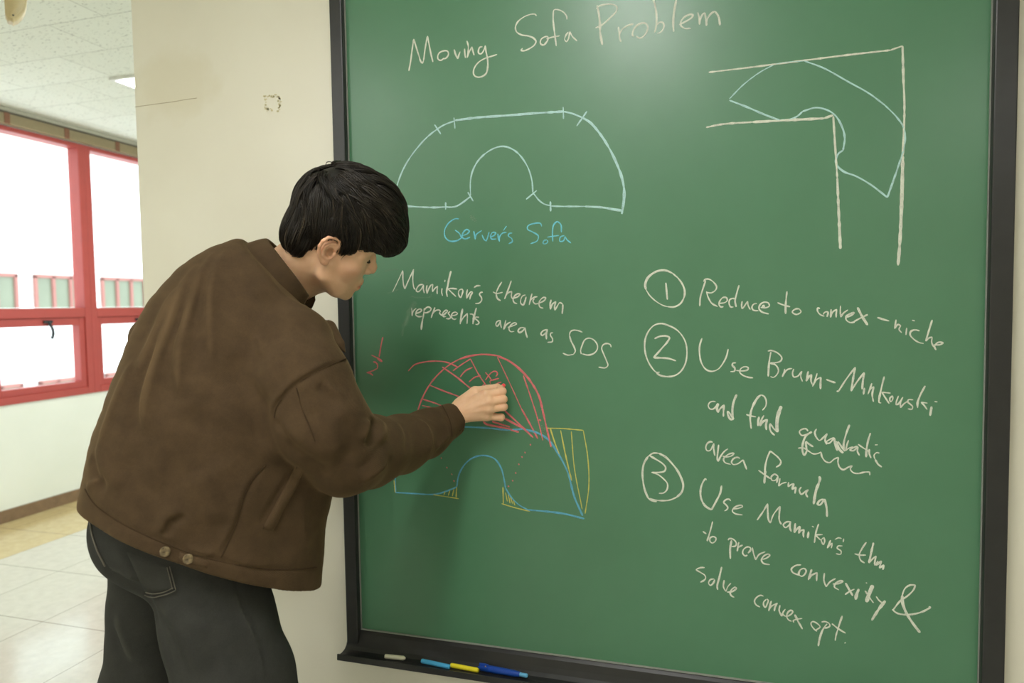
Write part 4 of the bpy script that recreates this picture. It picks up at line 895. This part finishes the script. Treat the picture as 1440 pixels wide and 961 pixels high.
# one body mesh
n1, n2 = len(HV), len(HV)+len(GV)
PB = np.array([(hipR[0]+hipL[0])/2, (hipR[1]+hipL[1])/2, 0.0])
person = mesh('person', np.vstack([HV, GV, BV, LH]), np.vstack([HF, GF+n1, BF+n2, GF[:, ::-1]+n2+len(BV)]), M['skin'], None, PB)
tag(person, 'person in a brown corduroy jacket and charcoal jeans leaning in to write with red chalk', 'person')
Q = hl(HV); bl = np.zeros(len(HV)+len(GV)+len(BV)+len(LH))
lips = np.exp(-(((np.abs(Q[:, 1])/.022)**4)+((Q[:, 2]+.0722)/.0095)**4))*(Q[:, 0] > .078)
bl[:n1] = .9*lips+.22*np.exp(-((Q[:, 0]-.055)/.03)**2-((Q[:, 2]+.03)/.025)**2)+.25*np.exp(-ear(np.stack([Q[:, 0], -np.abs(Q[:, 1]), Q[:, 2]], 1))/.004)*(np.abs(Q[:, 1]) > .078)+.2*np.exp(-((Q[:, 0]-.108)/.012)**2-((Q[:, 2]+.03)/.012)**2)
for c in MCP+PIP: bl[n1:n2] += .30*np.exp(-((GV-c)**2).sum(1)/.010**2)
attr(person, 'blush', np.clip(bl, 0, 1))
jacket = mesh('jacket', JV, JF, M['corduroy'], person); tag(jacket, 'brown corduroy jacket')
fr = folds(JV); fr = Folds(jacket_base, [r for r in FR if r[1] > 0 and r[2] < .0095], gain=1.9)(JV); attr(jacket, 'wear', np.clip((fr-.004)/.008, 0, 1)*.8)
jeans = mesh('jeans', DV, DF, M['denim'], person); tag(jeans, 'faded charcoal jeans')
fr = jfolds(DV); fr = Folds(jeans_base, [r for r in FJ if r[1] > 0 and r[2] < .0085], gain=1.7)(DV); attr(jeans, 'wear', np.clip((fr-.0015)/.005, 0, 1)*.22)
for ank, dx in ((ankR, 1), (ankL, 1)):
    hd = np.array([.62, .78, 0]); toe = np.array([ank[0], ank[1], 0])+hd*.155; heel = np.array([ank[0], ank[1], 0])-hd*.075
    def shoe_f(P):
        d = chain(P, [heel+[0, 0, .045], np.array([ank[0], ank[1], .055])+hd*.04, toe+[0, 0, .035]], [.042, .046, .036], .02)
        return np.maximum(smin(d, cap(P, np.array([*ank[:2], .05]), np.array([*ank[:2], .11]), .045, .045), .02), -(P[:, 2]-.001))
    V, F = nets(shoe_f, np.minimum(toe, heel)-[.07, .07, .01], np.maximum(toe, heel)+[.07, .07, .18], .005, 1)
    mesh('shoe', V, F, M['shoe'], person)

V, F = [], []; NA = 56
CPROF = [(-.050, .000), (.000, -.004), (.016, -.006), (.023, -.003), (.022, .003), (.010, .010), (-.008, .017), (-.022, .023), (-.026, .0225), (-.026, .019), (-.010, .011), (.006, .004), (-.050, .006)]
for i in range(NA+1):
    a = -math.pi*.88+2*math.pi*.88*i/NA                              # open at the throat, which faces cu
    a += math.pi
    fr_ = abs(i/NA-.5)*2; drop = .016*fr_**3
    for h_, o_ in CPROF:
        R1 = .077+o_; R2 = .084+o_
        V.append(CC+cu*R1*math.cos(a)+cv*R2*math.sin(a)+ca*(h_*(1.0+.15*fr_)-drop))
k = len(CPROF)
F = [[i*k+j, i*k+(j+1) % k, (i+1)*k+(j+1) % k, (i+1)*k+j] for i in range(NA) for j in range(k)]+[list(range(k)), [NA*k+j for j in range(k)][::-1]]
collar = mesh('collar', V, F, M['corduroy'], jacket)
sm = collar.modifiers.new('soft', 'SUBSURF'); sm.levels = 1; sm.render_levels = 1

# pieces sewn onto the clothes, carried on their surfaces
def patch(name, corners, n, m_, lift, surf, mat, parent, edge=.0):
    (x0, y0), (x1, y1), (x2, y2), (x3, y3) = corners; px = []
    for i in range(n+1):
        for j in range(m_+1):
            s, t_ = i/n, j/m_
            px.append(((x0*(1-s)+x1*s)*(1-t_)+(x3*(1-s)+x2*s)*t_, (y0*(1-s)+y1*s)*(1-t_)+(y3*(1-s)+y2*s)*t_))
    P, ok = cast(surf, px); N = grad(surf, P)
    L = np.full(len(P), lift)
    for i in range(n+1):
        for j in range(m_+1):
            if i in (0, n) or j in (0, m_): L[i*(m_+1)+j] = -.001
    return mesh(name, P+N*L[:, None], [[i*(m_+1)+j, (i+1)*(m_+1)+j, (i+1)*(m_+1)+j+1, i*(m_+1)+j+1] for i in range(n) for j in range(m_)], mat, parent)
def cord(name, px, r, surf, mat, parent, lift=0.0, step=3.0):
    P, ok = cast(surf, spline(px, step)); P = P[ok]; N = grad(surf, P); P = P+N*lift; V, F = [], []
    for i in range(len(P)):
        T = P[min(i+1, len(P)-1)]-P[max(i-1, 0)]; T /= np.linalg.norm(T)+1e-9; S = np.cross(T, N[i]); S /= np.linalg.norm(S)+1e-9
        for a in range(6): V.append(P[i]+r*(S*math.cos(a*math.pi/3)+N[i]*math.sin(a*math.pi/3)))
    F = [[i*6+a, i*6+(a+1) % 6, (i+1)*6+(a+1) % 6, (i+1)*6+a] for i in range(len(P)-1) for a in range(6)]
    return mesh(name, V, F, mat, parent)
pw = patch('pocket_welt', [(416, 655), (428, 662), (384, 748), (368, 744)], 8, 14, .0045, jacket_f, M['corduroy'], jacket); attr(pw, 'wear', np.full(len(pw.data.vertices), .22))
for bx, by in ((232.5, 775.5), (265, 786)):
    P, ok = cast(jacket_f, [(bx, by)]); N = grad(jacket_f, P, .006)[0]; P = P[0]
    b = revolve('button', P-N*.001, P+N*.0045, [(0, .0085), (.5, .0092), (.85, .0088), (1, .0074), (.8, .0055), (.72, .001)], M['horn_button'], jacket, 20)
    tag(b, 'mottled horn button on the hem')
for pts in (FR[14][0], [(120, 688), (132, 708), (162, 731), (202, 752), (240, 768), (275, 781), (310, 790), (345, 797), (380, 801), (420, 801), (445, 798)], [(311, 784), (321, 763), (331, 741), (345, 694), (358, 671), (374, 654)],
            [(622, 571), (629, 584), (634, 599), (635, 614)], [(417, 546), (425, 575), (436, 602), (443, 621)], [(418, 657), (403, 685), (388, 714), (370, 744)]):
    cord('seam_stitching', pts, .0011, jacket_f, M['seam_thread'], jacket, .0006, 4)
pw = patch('button_tab', [(252, 776), (295, 789), (292, 801), (250, 788)], 10, 4, .0028, jacket_f, M['corduroy'], jacket); attr(pw, 'wear', np.full(len(pw.data.vertices), .10))
pk = patch('back_pocket', [(176, 775), (240, 797), (249, 830), (204, 836)], 12, 12, .0026, jeans_f, M['denim'], jeans)
attr(pk, 'wear', np.full(len(pk.data.vertices), .05))
for pts in ([(239.5, 796), (244, 812), (248.5, 829)], [(236, 797), (240.5, 813), (244, 828)], [(248, 830), (234, 836), (216, 839), (204, 835)], [(245, 826), (232, 832), (216, 834), (206, 831)]):
    cord('stitching', pts, .0009, jeans_f, M['thread'], pk, .0035, 2.5)
cord('stitching', [(126, 722), (130, 752), (138, 776), (148, 796)], .0016, jeans_f, M['thread'], jeans, .001)

# lashes of the lowered eye
for s_ in (-1, 1):
    L = [hw((.0865, s_*.022, -.0035)), hw((.0875, s_*.032, -.0050)), hw((.0815, s_*.044, -.0045))]
    P = spline(L, .002); V, F = [], []
    for i, p in enumerate(P):
        for dx, dz in ((0, .0012), (.0040, -.0016), (0, -.0014)): V.append(p+HR @ (np.array([dx, 0, dz])))
    F = [[i*3+a, i*3+(a+1) % 3, i*3+3+(a+1) % 3, i*3+3+a] for i in range(len(P)-1) for a in range(3)]
    mesh('eyelashes', V, F, M['lash'], person)
for i, (c, dr) in enumerate(((TIP[0], DIP[0]),)):
    pass

# ---- hair ---------------------------------------------------------
ZBX = np.array([-.14, -.105, -.085, -.060, -.042, -.036, -.030, .008, .014, .020, .032, .040, .060, .078, .100, .150])
ZBZ = np.array([-.040, -.044, -.050, -.054, -.048, -.020, .034, .040, .024, .000, .000, .022, .034, .030, .024, .022])
def hair_vol(Q):
    d = ell(Q, (-.002, 0, .066), (.097, .085, .101))
    d = smin(d, ell(Q, (.040, 0, .086), (.082, .080, .078)), .02)
    d = smin(d, ell(Q, (.092, 0, .058), (.048, .066, .040)), .025)
    d = smin(d, ell(Q, (-.060, 0, -.004), (.036, .058, .055)), .02)
    return d
def zb(Q): return np.interp(Q[:, 0], ZBX, ZBZ)
def hair_l(Q):
    return smax(hair_vol(Q)+.004, zb(Q)+.010-Q[:, 2], .008)
def hair_f(P): return hair_l(hl(P))*HS
XV, XF = nets(hair_f, HO-np.array([.22, .20, .16]), HO+np.array([.24, .22, .23]), .003, 1)
# locks of strands combed over the mass, from the crown whorl outwards
WH = np.array([-.060, .004, .152])
def vol_grad(Q, e=.002):
    G = np.stack([hair_vol(Q+np.eye(3)[i]*e)-hair_vol(Q-np.eye(3)[i]*e) for i in range(3)], 1); return G/(np.linalg.norm(G, axis=1)[:, None]+1e-9)
NG, STEPS, PER = 760, 15, 11
D0 = rng.standard_normal((NG*3, 3)); D0 /= np.linalg.norm(D0, axis=1)[:, None]; Q = np.array([0.0, 0, .06])+D0*.12
for _ in range(8): Q = Q-hair_vol(Q)[:, None]*vol_grad(Q)
Q = Q[Q[:, 2] > zb(Q)+.004][:NG]; NG = len(Q)
lay = .001+.0075*rng.random(NG)**1.5; ph = rng.random((NG, 3))*6.28; over = .004+.010*rng.random(NG)**2+.014*rng.random(NG)*(Q[:, 0] < -.02)
stepl = .0058*(.75+.6*rng.random(NG)); alive = np.ones(NG); path = [Q]; NRM = [vol_grad(Q)]
for k_ in range(STEPS):
    N = vol_grad(Q); dirv = Q-WH; dirv = dirv/(np.linalg.norm(dirv, axis=1)[:, None]+1e-6)
    front = np.clip((Q[:, 0]+.02)/.10, 0, 1)[:, None]; low = np.clip((.12-Q[:, 2])/.10, 0, 1.2)[:, None]
    swirl = np.cross(N, dirv)*.35*(1-low.clip(0, 1))
    dirv = dirv+swirl+np.array([0, 0, -.8])*low+front*np.array([.45, 0, -.15])+.34*np.sin(ph+k_*.22)
    T = dirv-N*(dirv*N).sum(1)[:, None]; T /= np.linalg.norm(T, axis=1)[:, None]+1e-9
    below = Q[:, 2] < zb(Q)+.006
    Qn = Q+(T-np.where(below, .28, 0)[:, None]*N)*(stepl*alive)[:, None]
    f_ = (k_+1)/STEPS; target = lay*(.7+.7*math.sin(math.pi*min(1, f_*.95)))
    Qn = np.where((~below)[:, None], Qn-((hair_vol(Qn)-target)*alive)[:, None]*vol_grad(Qn), Qn)
    alive = np.where(Qn[:, 2] < zb(Qn)-over, 0.0, alive); Q = Qn; path.append(Q); NRM.append(N)
G0 = np.stack(path, 1); GN = np.stack(NRM, 1)
GT = np.gradient(G0, axis=1); GT /= np.linalg.norm(GT, axis=2)[:, :, None]+1e-9; GS = np.cross(GT, GN); GS /= np.linalg.norm(GS, axis=2)[:, :, None]+1e-9
tt = np.linspace(0, 1, STEPS+1)
NS = NG*PER; r1 = rng.standard_normal((NG, PER, 1)); r2 = rng.random((NG, PER, 1)); spread = (.0062*(1-.78*tt**1.4))[None, None]
PT = G0[:, None]+GS[:, None]*(r1*spread)[..., None]+GN[:, None]*((r2-.55)*.0042*(1-.6*tt)[None, None])[..., None]
PT = PT.reshape(NS, STEPS+1, 3)
stray = rng.random(NS) < .025
PT[stray] += (tt**2)[None, :, None]*np.repeat(GN[:, -1], PER, 0)[stray][:, None, :]*(.012*rng.random(stray.sum()))[:, None, None]
W = HO+(PT*HS) @ HR.T
T = np.gradient(W, axis=1); T /= np.linalg.norm(T, axis=2)[:, :, None]+1e-9
Nn = W-(HO+HR @ np.array([0, 0, .04])); S = np.cross(T, Nn); S /= np.linalg.norm(S, axis=2)[:, :, None]+1e-9; U = np.cross(S, T)
rad = (.0010*(.55+.8*rng.random(NS)))[:, None]*np.interp(tt, [0, .1, .65, 1], [.4, 1, .8, .1])[None]
SV = np.stack([W+rad[..., None]*(S*math.cos(a)+U*math.sin(a)) for a in (math.pi/2, math.pi*7/6, math.pi*11/6)], 2).reshape(-1, 3)
b0 = np.arange(NS)[:, None]*(STEPS+1)*3+np.arange(STEPS)[None]*3
SF = np.stack([np.stack([b0+a, b0+(a+1) % 3, b0+3+(a+1) % 3, b0+3+a], -1) for a in range(3)], 2).reshape(-1, 4)
hair = mesh('hair', np.vstack([XV, SV]), np.vstack([XF, SF+len(XV)]), M['hair'], person)
tone = np.repeat(np.clip(.35*rng.random(NS)+.25*np.repeat(rng.random(NG), PER)+.45*(rng.random(NS) < .05), 0, 1), (STEPS+1)*3)
attr(hair, 'strand', np.concatenate([np.zeros(len(XV)), tone])); tag(hair, 'short black hair with a heavy fringe')

# the chalk in the hand
ax = CH1-CH0
ch = revolve('chalk_stick', CH0, CH1, [(0, .0042), (.04, .0048), (.93, .0048), (1, .0040)], M['stick_red'])
tag(ch, 'red chalk stick gripped in the hand, its tip on the board', 'chalk')
